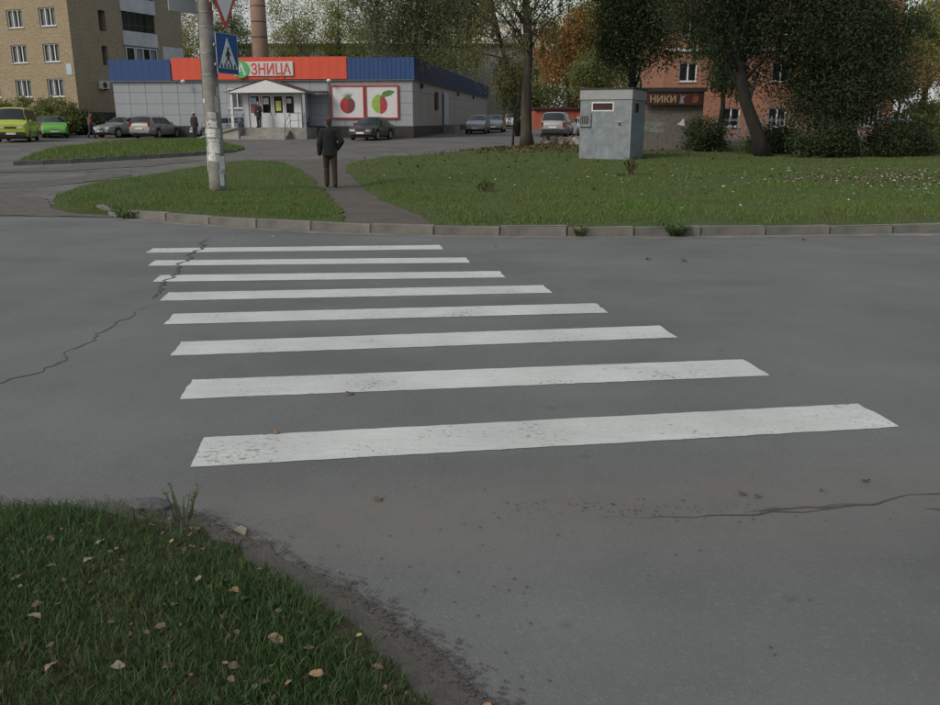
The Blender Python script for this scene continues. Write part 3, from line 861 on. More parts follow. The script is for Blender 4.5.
# end wall: local x runs along +y of the block
eh = [(3.0, 3.75, 8.75, 10.35), (3.0, 3.6, 6.1, 7.6), (3.0, 3.75, 11.5, 13.0), (5.5, 9.25, 9.0, 10.75), (5.5, 9.25, 6.3, 7.75), (5.5, 9.25, 11.7, 13.4)]
wall('wall', 0, 12.6, 2.35, H_apt, eh, 0.9, M_brick_apt, apt, (0, 0, 0), R(90))
for i, (a, c, d, e) in enumerate(eh[:3]):
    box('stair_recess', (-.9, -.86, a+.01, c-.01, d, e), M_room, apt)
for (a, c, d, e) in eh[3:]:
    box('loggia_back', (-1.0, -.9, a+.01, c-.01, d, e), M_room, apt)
    box('balcony_panel', (.003, .10, a-.1, c+.1, d-1.15, d), M_slab, apt)
for k in range(3):
    b = MB(); z = 6.34
for (z0, z1) in ((9.0, 10.75), (11.7, 13.4)):
    b = MB()
    for k in range(6): b.box(-.14, -.08, 5.55+k*.72, 5.63+k*.72, z0, z1)
    b.box(-.14, -.08, 5.55, 9.2, z0+.5, z0+.56)
    b.build('balcony_glazing', mat('dark_wood', (.05, .035, .03), .7), apt)
    link('pane', mesh([(-.1, 5.5, z0), (-.1, 9.25, z0), (-.1, 9.25, z1), (-.1, 5.5, z1)], [(0, 1, 2, 3)]), M_glass, apt)
window(apt, 5.55, 6.32, 1.0, 1.4, -0.08, 1, R(90), (0, 0), False, False)
window(apt, 6.65, 6.32, 2.5, 1.4, -0.08, 3, R(90), (0, 0), True, False)
box('wall_panel', (.004, .03, 9.9, 12.5, 6.0, 8.05), M_slab, apt)
box('wall_panel', (.004, .05, 5.4, 9.35, 2.6, 5.1), M_slab, apt)
box('plinth', (-16, .08, -.08, 12.7, -0.5, 2.35), M_plinth, apt)
box('roof', (-16.3, .35, -.35, 12.95, H_apt, H_apt+.4), M_slab, apt)
# a block 1: other two walls so the volume is closed
box('rear_wall', (-16, -1.2, 1.2, 12.5, 2.4, H_apt-.02), M_brick_apt, apt)
ng = box('house_number_plate', (-.83, -.25, -.04, -.005, 5.2, 6.02), mat('number_sign', (.34, .40, .48), .6, .2, 6), None)
ng.location = apt.location; ng.rotation_euler = apt.rotation_euler
tag(ng, 'pale blue house number plate at the corner of the tan block', 'sign')
ac = empty('air_conditioner', (0, 0, 0)); ac.location = apt.location; ac.rotation_euler = apt.rotation_euler
box('case', (.06, .42, 2.2, 3.05, 4.2, 4.83), mat('ac_case', (.45, .44, .41), .6, .1), ac, .02)
MB().tube([(.422, 2.55, 4.5), (.43, 2.55, 4.5)], .24, 16).build('fan_grille', M_dark, ac)
MB().box(.005, .40, 2.3, 2.34, 4.1, 4.2).box(.005, .40, 2.9, 2.94, 4.1, 4.2).build('bracket', M_metal, ac)
tag(ac, 'cream air conditioner box on the shaded end wall of the tan block', 'air conditioner')

# ------------------------------------------------------------------ supermarket
SO = (-3.85, 60.0)
shop = empty('supermarket', (SO[0], SO[1], 0), R(-7))
tag(shop, 'long low supermarket with grey panel walls and red and blue fascia', 'shop')
SL, SD = 21.45, 49.0
zf0, zf1 = 4.36, 5.76
box('core', (-SL+.08, -.06, .08, SD, .2, 5.3), M_seam, shop)
box('plinth', (-SL+.01, -.01, .01, SD-.1, .1, 1.30), M_plinth, shop)
# panels of the front
def panel_mesh(w, h, t=.045, g=.008):
    return MB().box(g, w-g, -t, 0, g, h-g).me(False, .008, 1)
nx = 18; pw = SL/nx; rowz = [1.30, 2.06, 2.82, 3.58, 4.36]
pm_ = [panel_mesh(pw, b-a) for a, b in zip(rowz[:-1], rowz[1:])]
for m_ in pm_: m_.materials.append(M_panel)
for i in range(nx):
    for j in range(4):
        x = -SL+i*pw
        if (-13.2 < x+pw/2 < -11.6 and j in (2,)) : continue
        link('wall_panel', pm_[j], None, shop, (x, .078, rowz[j]))
sw_ = 49.0/14
ps_ = [panel_mesh(sw_, b-a) for a, b in zip(rowz[:-1], rowz[1:])]
for m_ in ps_: m_.materials.append(M_panel2)
for i in range(14):
    for j in range(4):
        link('wall_panel', ps_[j], None, shop, (-.075, i*sw_, rowz[j]), (0, 0, R(90)))
# fascia: ribbed sheet metal, three lengths on the front and one down the side
def ribbed(L, z0, z1, pitch=.22, d=.035):
    n = int(L/pitch); V = []; F = []
    for i in range(n):
        x = i*L/n; p = L/n
        for xx, dd in ((0, 0), (.45*p, 0), (.55*p, d), (.95*p, d)):
            V += [(x+xx, -dd, z0), (x+xx, -dd, z1)]
    V += [(L, 0, z0), (L, 0, z1)]
    for i in range(len(V)//2-1): F.append((2*i, 2*i+2, 2*i+3, 2*i+1))
    return mesh(V, F, fix=False)
link('fascia', ribbed(4.55, zf0, zf1, .5, .006), M_blue, shop, (-SL-.1, -.16, 0))
link('fascia', ribbed(12.42, zf0+.04, zf1+.08, .6, .006), M_red, shop, (-16.9, -.20, 0))
link('fascia', ribbed(4.63, zf0, zf1, .30, .014), M_blue, shop, (-4.48, -.16, 0))
link('fascia', ribbed(SD+.2, zf0+.02, zf1-.02, .5, .035), mat('fascia_blue_side', (0.018, 0.034, 0.085), 0.6, 0.1, 1.2), shop, (.16, -.16, 0), (0, 0, R(90)))
box('roof', (-SL-.09, .14, -.14, SD, zf1-.35, zf1-.08), M_blue, shop)
box('soffit', (-SL-.09, .13, -.15, .06, zf0-.05, zf0-.01), M_seam, shop)
box('soffit', (.0, .15, .07, SD, zf0-.05, zf0-.01), M_seam, shop)
# shop window left of the porch
b = window(shop, -13.05, 2.50, 1.35, 1.30, -.02, 2, fr=.06, curtain=False, sill=True)
# side window and door
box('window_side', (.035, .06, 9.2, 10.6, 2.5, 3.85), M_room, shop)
box('door', (.035, .10, 13.3, 15.9, 1.35, 3.88), mat('pale_blue_door', (.34, .40, .46), .6, .1), shop, .01)
box('door_frame', (.10, .13, 13.2, 13.4, 1.35, 3.95), M_white, shop)
box('door_step', (.0, 1.0, 13.0, 16.2, .6, 1.30), M_step, shop)
for y in (3, 22, 34):
    box('vent', (.03, .12, y, y+.6, 3.9, 4.2), M_dark, shop)
# porch
px0, px1, pf = -11.45, -7.35, -1.5
MB().box(-11.02, -6.75, -2.5, -1.62, .1, 1.22).box(-11.95, -6.76, -1.619, -.0, .1, 1.219).build('porch_platform', M_step, shop)
for k in range(4):
    box('step', (-10.95, -7.85, -2.5-.32*(4-k), -2.5-.32*(3-k)+.001, .1, .53+.172*(k+0)), M_step, shop, .012)
MB().prism([(-13.9, .50), (-11.04, 1.22), (-11.04, .2), (-13.9, .2)], -3.5, -2.35).build('ramp', mat('ramp_concrete', (.30, .285, .26), .9, .15, 3, dirt=.25), shop)
MB().prism([(-13.95, .58), (-11.04, 1.32), (-11.04, 1.22), (-13.95, .48)], -3.62, -3.501).build('ramp_edge', mat('ramp_concrete', (.30, .285, .26), .9), shop)
for xa in (px0, px1-.42):
    box('porch_pier', (xa, xa+.42, pf, -.02, 1.22, 3.46), M_white, shop, .01)
box('porch_wall', (px0+.06, px1-.06, -.6, -.1, 1.23, 3.45), M_white, shop)
# glazed front: three leaves
fr_ = MB()
xs_ = [px0+.42, -10.2, -9.38, -8.55, px1-.42]
for i in range(4):
    a, c = xs_[i], xs_[i+1]
    d = empty('door', (0, 0, 0)); d.parent = shop
    b = MB()
    b.box(a+.02, a+.12, -1.42, -1.36, 1.23, 3.40); b.box(c-.12, c-.02, -1.42, -1.36, 1.23, 3.40)
    b.box(a+.12, c-.12, -1.42, -1.36, 1.23, 2.18); b.box(a+.12, c-.12, -1.42, -1.36, 3.26, 3.40)
    b.build('leaf_frame', M_white, d)
    link('pane', mesh([(a+.12, -1.39, 2.18), (c-.12, -1.39, 2.18), (c-.12, -1.39, 3.26), (a+.12, -1.39, 3.26)], [(0, 1, 2, 3)], fix=False), M_glass, d)
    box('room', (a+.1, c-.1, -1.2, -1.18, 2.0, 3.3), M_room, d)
    if i in (1, 2): box('handle', (c-.16 if i == 1 else a+.13, c-.13 if i == 1 else a+.16, -1.47, -1.42, 2.0, 2.35), M_metal, d)
for i, (a, z, w, h, c) in enumerate([(-10.95, 2.22, .42, .5, (.24, .06, .05)), (-10.95, 2.75, .45, .42, (.25, .42, .62)), (-10.02, 2.75, .38, .4, (.5, .5, .48)), (-9.15, 2.3, .36, .65, (.45, .47, .12)), (-8.36, 2.8, .30, .3, (.5, .46, .42))]):
    o = box('door_notice', (a, a+w, -1.41, -1.40, z, z+h), mat('notice_%d' % i, c, .6, .35, 9), shop)
# gable canopy
cx_ = -9.45
MB().prism([(-12.25, 3.47), (-6.72, 3.47), (cx_, 4.27)], -2.32, -2.26).build('gable', mat('gable_white', (.58, .59, .59), .5, .04), shop)
for s in (-1, 1):
    xe = -12.3 if s < 0 else -6.67
    MB().prism([(xe, 3.48), (cx_, 4.30), (cx_, 4.37), (xe-.12*(-s)*-1, 3.53)], -2.36, -.08).build('canopy_roof', M_brownroof, shop)
box('canopy_soffit', (-12.2, -6.8, -2.25, -.1, 3.44, 3.465), M_white, shop)
for x in (-6.95, -11.95):
    box('canopy_post', (x-.09, x+.09, -2.2, -2.02, 1.22, 3.44), M_white if x < -8 else M_panel, shop)
box('soffit', (-6.75, -5.85, -1.2, -.1, 3.5, 3.6), M_brownroof, shop)
def railing(name, label, pts, h=.9):
    r_ = empty(name, shop.location, shop.rotation_euler[2])
    P = [Vector(p) for p in pts]
    MB().tube([p+Vector((0, 0, h)) for p in P], .025, 6).build('handrail', mat('rail_blue', (.10, .14, .19), .5, .2), r_)
    MB().tube([p+Vector((0, 0, h*.5)) for p in P], .018, 6).build('midrail', mat('rail_blue', (.10, .14, .19), .5, .2), r_)
    for p in P:
        MB().tube([p, p+Vector((0, 0, h))], .022, 6).build('post', mat('rail_blue', (.10, .14, .19), .5, .2), r_)
    tag(r_, label, 'railing')
railing('railing', 'thin steel railing on the ramp left of the shop steps', [(-13.6, -3.4, .57), (-12.3, -3.4, .90), (-11.15, -3.4, 1.19)], .95)
railing('railing', 'thin steel railing right of the shop steps', [(-7.8, -3.75, .55), (-7.8, -2.6, 1.2), (-7.3, -2.4, 1.22), (-6.9, -2.4, 1.22)], .95)
railing('railing', 'thin steel railing between ramp and shop steps', [(-10.98, -3.75, .55), (-10.98, -2.6, 1.2)], .95)
M_bin = mat('bin_blue', (.035, .06, .10), .5, .2)
for x, lb in ((-11.72, 'dark blue bin at the left of the shop doors'), (-7.15, 'dark bin at the right of the shop doors')):
    bn = empty('litter_bin', (0, 0, 0)); bn.location = shop.matrix_basis @ Vector((x, -1.2, 1.22)); bn.rotation_euler = shop.rotation_euler
    MB().tube([(0, 0, .02), (0, 0, .62)], [.2, .27], 12).build('bucket', M_bin, bn, True)
    MB().tube([(0, 0, .60), (0, 0, .66)], [.285, .285], 12).build('rim', M_bin, bn)
    tag(bn, lb, 'bin')
# floodlights on the facade
for x, lb in ((-16.0, 'small white floodlight under the red fascia beside the pole'), (-5.66, 'small white floodlight at the berry poster corner')):
    fl = empty('floodlight', shop.matrix_basis @ Vector((x, 0, 4.2)), R(-7))
    MB().tube([(0, -.2, .0), (0, -.45, .05)], .02, 6).build('arm', M_metal, fl)
    MB().ball((0, -.5, .08), (.17, .14, .12), 10, 6).build('housing', M_white, fl, True)
    tag(fl, lb, 'lamp')
pipe = MB().tube([(-5.85, -.06, 1.3), (-5.85, -.06, 4.3)], .04, 8).build('drainpipe', M_metal, shop)

# text
def text(name, s, size, m, parent, loc, rot, ext=.012, xs=1.0, bold=0.0):
    c = bpy.data.curves.new('text', 'FONT'); c.body = s; c.size = size; c.extrude = ext; c.offset = bold; c.align_x = 'LEFT'; c.resolution_u = 4
    t = bpy.data.objects.new('tmp', c); col.objects.link(t)
    dg = bpy.context.evaluated_depsgraph_get(); me = bpy.data.meshes.new_from_object(t.evaluated_get(dg))
    bpy.data.objects.remove(t)
    me.materials.clear()
    return link(name, me, m, parent, loc, rot, (xs, 1, 1))
# shop sign
sg = empty('shop_sign', shop.location, R(-7))
MB().box(-12.35, -8.17, -.30, -.235, 4.60, 5.55).build('board', mat('sign_white', (.50, .48, .49), .4, .05), sg, bevel=.03)
MB().tube([(-11.83, -.30, 5.05), (-11.83, -.34, 5.05)], .56, 32).build('disc', mat('sign_green', (.055, .34, .10), .4, .05), sg)
text('letter', 'А', 1.0, M_white, sg, (-12.12, -.345, 4.70), (R(90), 0, 0), .01, .88, .02)
text('lettering', 'ЗНИЦА', .98, mat('sign_letter_red', (.48, .045, .035), .5, .08), sg, (-11.18, -.305, 4.72), (R(90), 0, 0), .01, .83, .018)
tag(sg, 'white store sign with green disc and red letters on the red fascia', 'sign')

# fruit posters
def disc_poly(cx, cz, rx, rz, a0, a1, n=18, f=None):
    return [(cx+rx*math.cos(a0+(a1-a0)*i/n)*(f(i/n) if f else 1), cz+rz*math.sin(a0+(a1-a0)*i/n)*(f(i/n) if f else 1)) for i in range(n+1)]
def billboard(label, x0, x1, z0, z1):
    r_ = empty('poster', shop.location, R(-7))
    fm = mat('poster_frame', (.36, .035, .03), .5, .1); t = .085
    for b_ in ((x0, x1, z0, z0+t), (x0, x1, z1-t, z1), (x0, x0+t, z0+t, z1-t), (x1-t, x1, z0+t, z1-t)):
        box('frame', (b_[0], b_[1], -.10, .02, b_[2], b_[3]), fm, r_)
    box('sheet', (x0+t, x1-t, -.04, .0, z0+t, z1-t), mat('poster_paper', (.52, .52, .53), .6, .05), r_)
    tag(r_, label, 'poster'); return r_
berry = billboard('large white poster with a red berry in a red frame', -5.70, -3.36, 1.80, 4.0)
apple = billboard('large white poster with a green and red apple in a red frame', -3.30, -1.0, 1.80, 4.0)
M_br = mat('berry_red', (.33, .02, .03), .5, .5, 12); M_bd = mat('berry_dark', (.13, .03, .035), .5, .6, 14)
M_ag = mat('apple_green', (.22, .36, .05), .5, .2, 5); M_ar = mat('apple_red', (.32, .03, .05), .5, .4, 6); M_lf = mat('print_leaf', (.06, .17, .03), .5, .3, 6)
bc = (-4.52, 2.70)
MB().prism(disc_poly(*bc, .55, .56, R(90), R(270), 16), -.048, -.041).build('print', M_br, berry)
MB().prism(disc_poly(*bc, .50, .54, R(-90), R(90), 16), -.048, -.041).build('print', M_bd, berry)
for a in (115, 95, 75, 140, 55):
    MB().prism([(bc[0]-.08, bc[1]+.38), (bc[0]+.10, bc[1]+.38), (bc[0]+.62*math.cos(R(a)), bc[1]+.45+.42*math.sin(R(a)))], -.058-.002*a/100, -.051-.002*a/100).build('print', M_lf, berry)
acx = (-2.28, 2.78)
MB().prism(disc_poly(*acx, .58, .62, R(90), R(270), 18), -.048, -.041).build('print', M_ag, apple)
MB().prism(disc_poly(acx[0]+.003, acx[1]-.06, .50, .60, R(-90), R(90), 18), -.048, -.041).build('print', M_ar, apple)
MB().prism([(-2.25, 3.2), (-2.05, 3.55), (-1.65, 3.68), (-1.25, 3.60), (-1.5, 3.36), (-1.85, 3.26), (-2.2, 3.15)], -.058, -.051).build('print', M_lf, apple)

# ------------------------------------------------------------------ chimney
ch = empty('brick_chimney', (-26.1, 112, 1.2))
MB().tube([(0, 0, 0), (0, 0, 8), (0, 0, 26)], [1.12, 1.0, .80], 24).build('stack', M_brick_chim, ch, True)
for z in (10.4, 12.2, 14.0, 15.8, 17.6, 19.4, 21.2):
    rr = 1.0-(z-8)/18*.2+.02
    MB().tube([(0, 0, z), (0, 0, z+.10)], rr, 24, False).build('steel_band', M_dark, ch, True)
MB().tube([(0, 0, 25.8), (0, 0, 26.6)], .95, 24).build('cap', M_brick_chim, ch)
tag(ch, 'tall round brick chimney with steel bands behind the supermarket', 'chimney')

# ------------------------------------------------------------------ background buildings
def block(name, label, loc, rz, W, D, H, z0, m, cols, rows, ww, wh, gapx, gapz, x_off, z_off, roof_m, extra=None, sashes=2, band=None):
    r_ = empty(name, (loc[0], loc[1], 0), rz)
    holes = [(x_off+i*gapx, x_off+i*gapx+ww, z_off+j*gapz, z_off+j*gapz+wh) for i in range(cols) for j in range(rows)]
    wall('wall', 0, W, z0, H, holes, .15, m, r_)
    box('core', (.02, W-.02, .55, D, z0, H-.02), m, r_)
    box('side_wall', (0, .02, .0, D, z0, H), m, r_); box('side_wall', (W-.02, W, .0, D, z0, H), m, r_)
    box('roof', (-.3, W+.3, -.35, D+.3, H, H+.35), roof_m, r_)
    for (a, c, d, e) in holes: window(r_, a, d, c-a, e-d, .12, sashes, curtain=False, sill=True, fr=.09)
    if band:
        for z in band: box('cornice', (-.05, W+.05, -.14, -.003, z, z+.18), M_white, r_)
    tag(r_, label, 'building')
    return r_
block('brick_building', 'orange brick building with white framed windows behind the dark trees', (13.6, 62.5), R(-3), 15.9, 12, 12.6, .3, M_brick_red, 5, 4, 1.25, 1.3, 3.2, 3.05, 1.0, 1.25, M_slab, band=[6.3, 12.1])
wb = block('white_tower_block', 'pale many storey apartment block far behind the big tree', (2.2, 150), R(4), 11.4, 16, 17.6, .5, M_farwhite, 3, 5, 1.6, 1.5, 3.6, 3.0, 1.2, 3.0, M_slab)
for j in range(5):
    for x in (2.9, 6.6):
        box('balcony', (x, x+.9, -1.1, -.01, 2.6+3*j, 3.7+3*j), M_slab, wb)
block('grey_long_building', 'long grey building with dark roof behind the supermarket', (-38, 128), R(0), 46, 12, 11.9, .5, M_fargrey, 10, 2, 1.8, 1.6, 4.5, 3.2, 1.5, 5.6, M_plinth)
gr = empty('garage', (6.3, 86, 0), R(2))
box('wall', (0, 6.4, 0, 5, .6, 2.75), M_rust, gr); box('roof', (-.15, 6.55, -.3, 5.2, 2.75, 2.95), M_plinth, gr)
box('gate', (1.2, 3.9, -.05, -.003, .9, 2.5), mat('garage_gate', (.27, .07, .05), .7, .15), gr)
tag(gr, 'low rust red garage behind the silver off-roader', 'garage')

# far side fence at the right
fn = empty('picket_fence', (16.5, 60, float(gb(60))), R(-6))
for x in np.arange(0, 13, .55):
    box('picket', (x, x+.12, -.03, 0, 0, 1.5), M_metal, fn)
box('rail', (0, 13, .005, .05, .4, .5), M_metal, fn); box('rail', (0, 13, .005, .05, 1.15, 1.25), M_metal, fn)
tag(fn, 'pale picket fence in front of the orange brick building', 'fence')

# ------------------------------------------------------------------ grey metal booth
ko = (5.98, 32.75)
kz = float(gb(33))+.09
kk = empty('metal_booth', (ko[0], ko[1], kz), R(-24))
kh = 2.56
wall('wall', -1.96, 0, -.1, kh-.38, [(-1.52, -.66, kh-.80, kh-.46)], .06, M_kiosk, kk)
wall('wall', 0, 2.25, -.1, kh-.38, [(.55, 1.15, kh-.85, kh-.5)], .06, M_kiosk, kk, (0, 0, 0), R(90))
box('core', (-1.95, -.07, .07, 2.25, -.1, kh-.1), M_kiosk, kk)
box('parapet', (-1.985, .03, -.03, 2.29, kh-.38, kh), M_kcap, kk, .008)
box('roof', (-2.03, .07, -.07, 2.33, kh, kh+.045), M_dark, kk)
kw = window(kk, -1.52, kh-.80, .86, .34, -.012, 1, curtain=False, sill=False, fr=.045)
box('blind', (-1.46, -.72, .02, .03, kh-.76, kh-.5), mat('maroon_blind', (.14, .05, .05), .6, .2), kk)
window(kk, .55, kh-.85, .6, .35, .0, 1, R(90), (0, 0), False, False, fm=M_dark, fr=.04)
mb_ = empty('meter_box', (0, 0, 0)); mb_.parent = kk
b = MB(); b.box(-1.96, -1.52, -.07, -.002, kh-1.36, kh-.86); b.build('case', M_kiosk, mb_, bevel=.01)
b = MB(); b.box(-1.92, -1.60, -.078, -.073, kh-1.26, kh-.96); b.build('opening', M_dark, mb_)
for k in range(4):
    box('bar', (-1.88+k*.075, -1.865+k*.075, -.09, -.08, kh-1.26, kh-.96), M_metal, mb_)
MB().tube([(-.42, -.004, 1.30), (-.42, -.02, 1.30)], .05, 12).build('lock', M_dark, kk)
for x in (-1.31, -.66):
    box('seam', (x, x+.012, -.006, -.001, -.05, kh-.82), mat('kiosk_seam', (.17, .21, .24), .6), kk)
box('corner_trim', (-.03, .012, -.012, .03, -.1, kh-.385), M_kcap, kk)
box('latch', (-.62, -.30, -.02, -.001, 1.36, 1.40), M_metal, kk)
tag(kk, 'light grey blue painted metal booth standing on the lawn', 'booth')

# brick pavilion
po = (5.6, 40.6); pz = float(gb(40.6))+.05
pv = empty('brick_pavilion', (po[0], po[1], pz), R(-3))
box('wall', (0, 5.05, 0, 4, -.1, 2.62), M_brick_grey, pv)
box('roof', (-.12, 5.12, -.35, 4.2, 2.62, 2.80), M_dark, pv)
MB().prism([(3.9, 1.20), (4.25, 1.12), (4.20, 1.48), (4.05, 1.30)], -.012, -.004).build('paper_scrap', M_white, pv)
box('faded_patch', (2.3, 3.3, -.006, -.002, .85, 1.3), mat('faded_graffiti', (.14, .16, .14), .9, .5, 4), pv)
tag(pv, 'small grey brick pavilion with dark flat roof behind the booth', 'pavilion')
sn = empty('shop_sign', pv.location, R(-3))
box('board', (2.3, 4.95, -.30, -.22, 2.05, 2.60), mat('sign_maroon', (.045, .010, .011), .5, .4, 2), sn)
text('lettering', 'НИКИ', .42, mat('sign_gold', (.27, .22, .12), .5, .1), sn, (2.55, -.305, 2.16), (R(90), 0, 0), .008, 1.0, .008)
MB().prism([(3.9, 2.12), (4.12, 2.12), (4.05, 2.3), (4.2, 2.5), (4.0, 2.42), (3.95, 2.55), (3.93, 2.3)], -.31, -.302).build('emblem', mat('emblem_grey', (.16, .17, .20), .5, .2), sn)
MB().prism([(4.45, 2.15), (4.7, 2.15), (4.75, 2.4), (4.6, 2.52), (4.5, 2.38)], -.31, -.302).build('emblem', mat('emblem_orange', (.16, .05, .03), .5, .2), sn)
tag(sn, 'dark red name sign with gold letters on the grey brick pavilion', 'sign')

# rubble beside the booth
rb = empty('rubble_pile', (5.6, 46.8, float(gb(46.8))+.05))
for i in range(26):
    b = MB().ball((0, 0, 0), (1, 1, 1), 7, 4)
    b.v = [(x*random.uniform(.75, 1.2), y*random.uniform(.75, 1.2), z*random.uniform(.75, 1.2)) for x, y, z in b.v]
    s = random.uniform(.10, .26)
    o = b.build('rubble_piece', mat('rubble_%d' % (i % 3), [(.25, .22, .18), (.16, .13, .10), (.33, .31, .28)][i % 3], .95, .3, 6), rb, loc=(random.gauss(0, .75), random.gauss(0, .35), abs(random.gauss(.12, .14))), rot=(random.uniform(0, 3), random.uniform(0, 3), random.uniform(0, 3)))
    o.scale = (s*1.5, s, s*.7)
for i in range(5):
    a = random.uniform(-.4, .4)
    MB().tube([(-.9*math.cos(a), -.9*math.sin(a), .1+.06*i), (.9*math.cos(a), .9*math.sin(a), .15+.08*i)], .06, 7).build('log', mat('cut_wood', (.26, .20, .14), .9, .3, 5), rb)
tag(rb, 'heap of rubble and cut logs on the lawn beside the booth', 'rubble')

# ------------------------------------------------------------------ concrete pole with signs and notices
PX, PY = -5.77, 19.8
pole = empty('concrete_pole', (PX, PY, .08))
def pr(z): return .195-.0085*z
MB().tube([(0, 0, -.1)]+[(0, 0, z) for z in np.linspace(.3, 9.5, 12)], [pr(0)]+[pr(z) for z in np.linspace(.3, 9.5, 12)], 20).build('shaft', M_conc, pole, True)
for z in (2.55, 3.0, 3.55, 3.85):
    MB().tube([(0, 0, z-.012), (0, 0, z+.012)], pr(z)+.008, 20, False).build('steel_band', M_metal, pole, True)
MB().tube([(-.1, -.12, 4.3), (-.16, -.05, 3.2), (-.19, 0, 1.0)], .012, 5).build('cable', M_dark, pole)
tag(pole, 'weathered concrete lamp pole pasted with notices on the left lawn', 'pole')
def notice(z, a, w, h, c, tilt=0.0):
    n_ = 6; V = []; F = []
    for i in range(n_+1):
        u = -w/2+w*i/n_
        for s_ in (0, 1):
            zz = z+h*s_+u*tilt; rr = pr(zz)+.006+(.012*(i == n_)*random.random())
            t = a+u/rr; V.append((rr*math.sin(t), -rr*math.cos(t), zz+random.uniform(-.008, .008)))
    F = [(2*i, 2*i+2, 2*i+3, 2*i+1) for i in range(n_)]
    link('notice', mesh(V, F, True, fix=False), c, pole)
def print_mat(name, base, ink, sc=14, amt=.5):
    if name in MATS: return MATS[name]
    m, n, b = new_mat(name)
    o = mixc(n, ramp(n, noise(n, objco(n, (1, 1, 2.5)), sc, 3, .7), .5, .6, 0, amt), base, ink)
    n.links.new(o, b.inputs['Base Color']); b.inputs['Roughness'].default_value = .85
    MATS[name] = m; return m
PM = [print_mat('notice_white', (.62, .62, .60), (.18, .18, .18)), print_mat('notice_grey', (.42, .42, .40), (.15, .15, .15), 9), print_mat('notice_print', (.55, .54, .52), (.06, .06, .07), 11, .9)]
for z, a, w, h, k in [(1.62, .1, .20, .14, 1), (1.42, .05, .24, .18, 2), (1.22, -.15, .22, .18, 0), (1.20, .7, .12, .2, 1), (1.05, .1, .28, .14, 2), (.86, .15, .26, .2, 0), (.70, -.3, .2, .15, 0), (.68, .3, .16, .16, 1), (.45, -1.1, .12, .42, 0), (.50, 1.0, .14, .30, 0), (.40, .9, .16, .12, 1), (.15, .8, .10, .26, 0), (1.75, .9, .10, .35, 1), (2.05, 1.1, .08, .25, 1), (1.95, -.9, .1, .1, 0), (.9, -.8, .1, .12, 1), (1.3, -.9, .08, .1, 0)]:
    notice(z, a, w, h, PM[k], random.uniform(-.05, .05))

M_sblue = mat('sign_blue', (.012, .07, .25), .35, .08, 3); M_sred = mat('sign_red', (.42, .025, .03), .4, .1, 4); M_sback = mat('sign_back', (.36, .38, .38), .5, .1, 3, dirt=.2); M_sblk = mat('sign_black', (.012, .012, .012), .5, .1); M_swhite = mat('sign_face_white', (.60, .62, .64), .4, .08, 3)
def sign_frame(name, label, x, z, yaw):
    r_ = empty(name, (PX+x, PY-.1, z), yaw); tag(r_, label, 'traffic sign'); return r_
cs = sign_frame('crosswalk_sign', 'blue square crosswalk sign with white triangle on the pole', .455, 2.66, R(73))
s = .82
box('plate', (-s/2, s/2, 0, .02, 0, s), M_sblue, cs, .004)
box('plate_edge', (-s/2-.012, s/2+.012, .004, .016, -.012, s+.012), M_sback, cs)
MB().prism([(-.37, .10), (.37, .10), (0, .75)], -.006, -.001).build('triangle', M_swhite, cs)
for a in (-.30, -.17, -.04, .09, .22):
    MB().prism([(a, .11), (a+.07, .11), (a+.05, .20), (a+.01, .20)], -.012, -.007).build('stripe', M_sblk, cs)
fig = MB()
fig.tube([(.02, -.010, .52), (.02, -.013, .52)], .036, 12)
fig.prism([(-.03, .48), (.05, .48), (.05, .33), (.0, .31), (-.04, .34)], -.013, -.008)
fig.prism([(-.03, .34), (.01, .33), (-.09, .20), (-.12, .21)], -.0135, -.0085)
fig.prism([(.0, .33), (.05, .33), (.12, .20), (.08, .19)], -.0135, -.0085)
fig.prism([(-.02, .47), (-.11, .36), (-.09, .34), (.0, .44)], -.0135, -.0085)
fig.prism([(.04, .47), (.12, .38), (.10, .36), (.03, .43)], -.0135, -.0085)
fig.build('pedestrian_figure', M_sblk, cs)
MB().box(-.46, -.20, .02, .05, .55, .60).box(-.46, -.20, .02, .05, .15, .20).build('bracket', M_metal, cs)
ys_ = sign_frame('yield_sign', 'white give way triangle with red border on the pole', .46, 3.57, R(66))
MB().prism([(0, 0), (.46, .80), (-.46, .80)], 0, .02).build('border', M_sred, ys_)
MB().prism([(0, .15), (.335, .733), (-.335, .733)], -.006, -.001).build('face', M_swhite, ys_)
MB().box(-.42, -.08, .022, .05, .52, .57).build('bracket', M_metal, ys_)
bs = sign_frame('sign_back', 'grey back of a sign plate at the pole top left', -.44, 3.92, R(62))
box('plate', (-.40, .40, 0, .02, 0, .85), M_sback, bs, .004)
MB().box(-.42, .42, -.05, -.001, .38, .43).build('bracket', M_metal, bs)

# ------------------------------------------------------------------ cars
def interp(P, x):
    for (a, za), (b, zb) in zip(P[:-1], P[1:]):
        if x <= b: return za+(zb-za)*(x-a)/max(b-a, 1e-6)
    return P[-1][1]

def car_paint(name, c, metal=0.25):
    m, n, b = new_mat(name)
    v = objco(n)
    o = mixc(n, ramp(n, noise(n, v, 2.5, 5), .3, .7), tuple(x*.92 for x in c), c)
    s = n.nodes.new('ShaderNodeSeparateXYZ'); n.links.new(v, s.inputs[0])
    o = mixc(n, ramp(n, s.outputs['Z'], .55, .15, 0, .55), o, (.09, .08, .07))   # road grime on the sills
    n.links.new(o, b.inputs['Base Color'])
    b.inputs['Metallic'].default_value = metal; b.inputs['Roughness'].default_value = .32
    b.inputs['Coat Weight'].default_value = .4; b.inputs['Coat Roughness'].default_value = .12
    return m

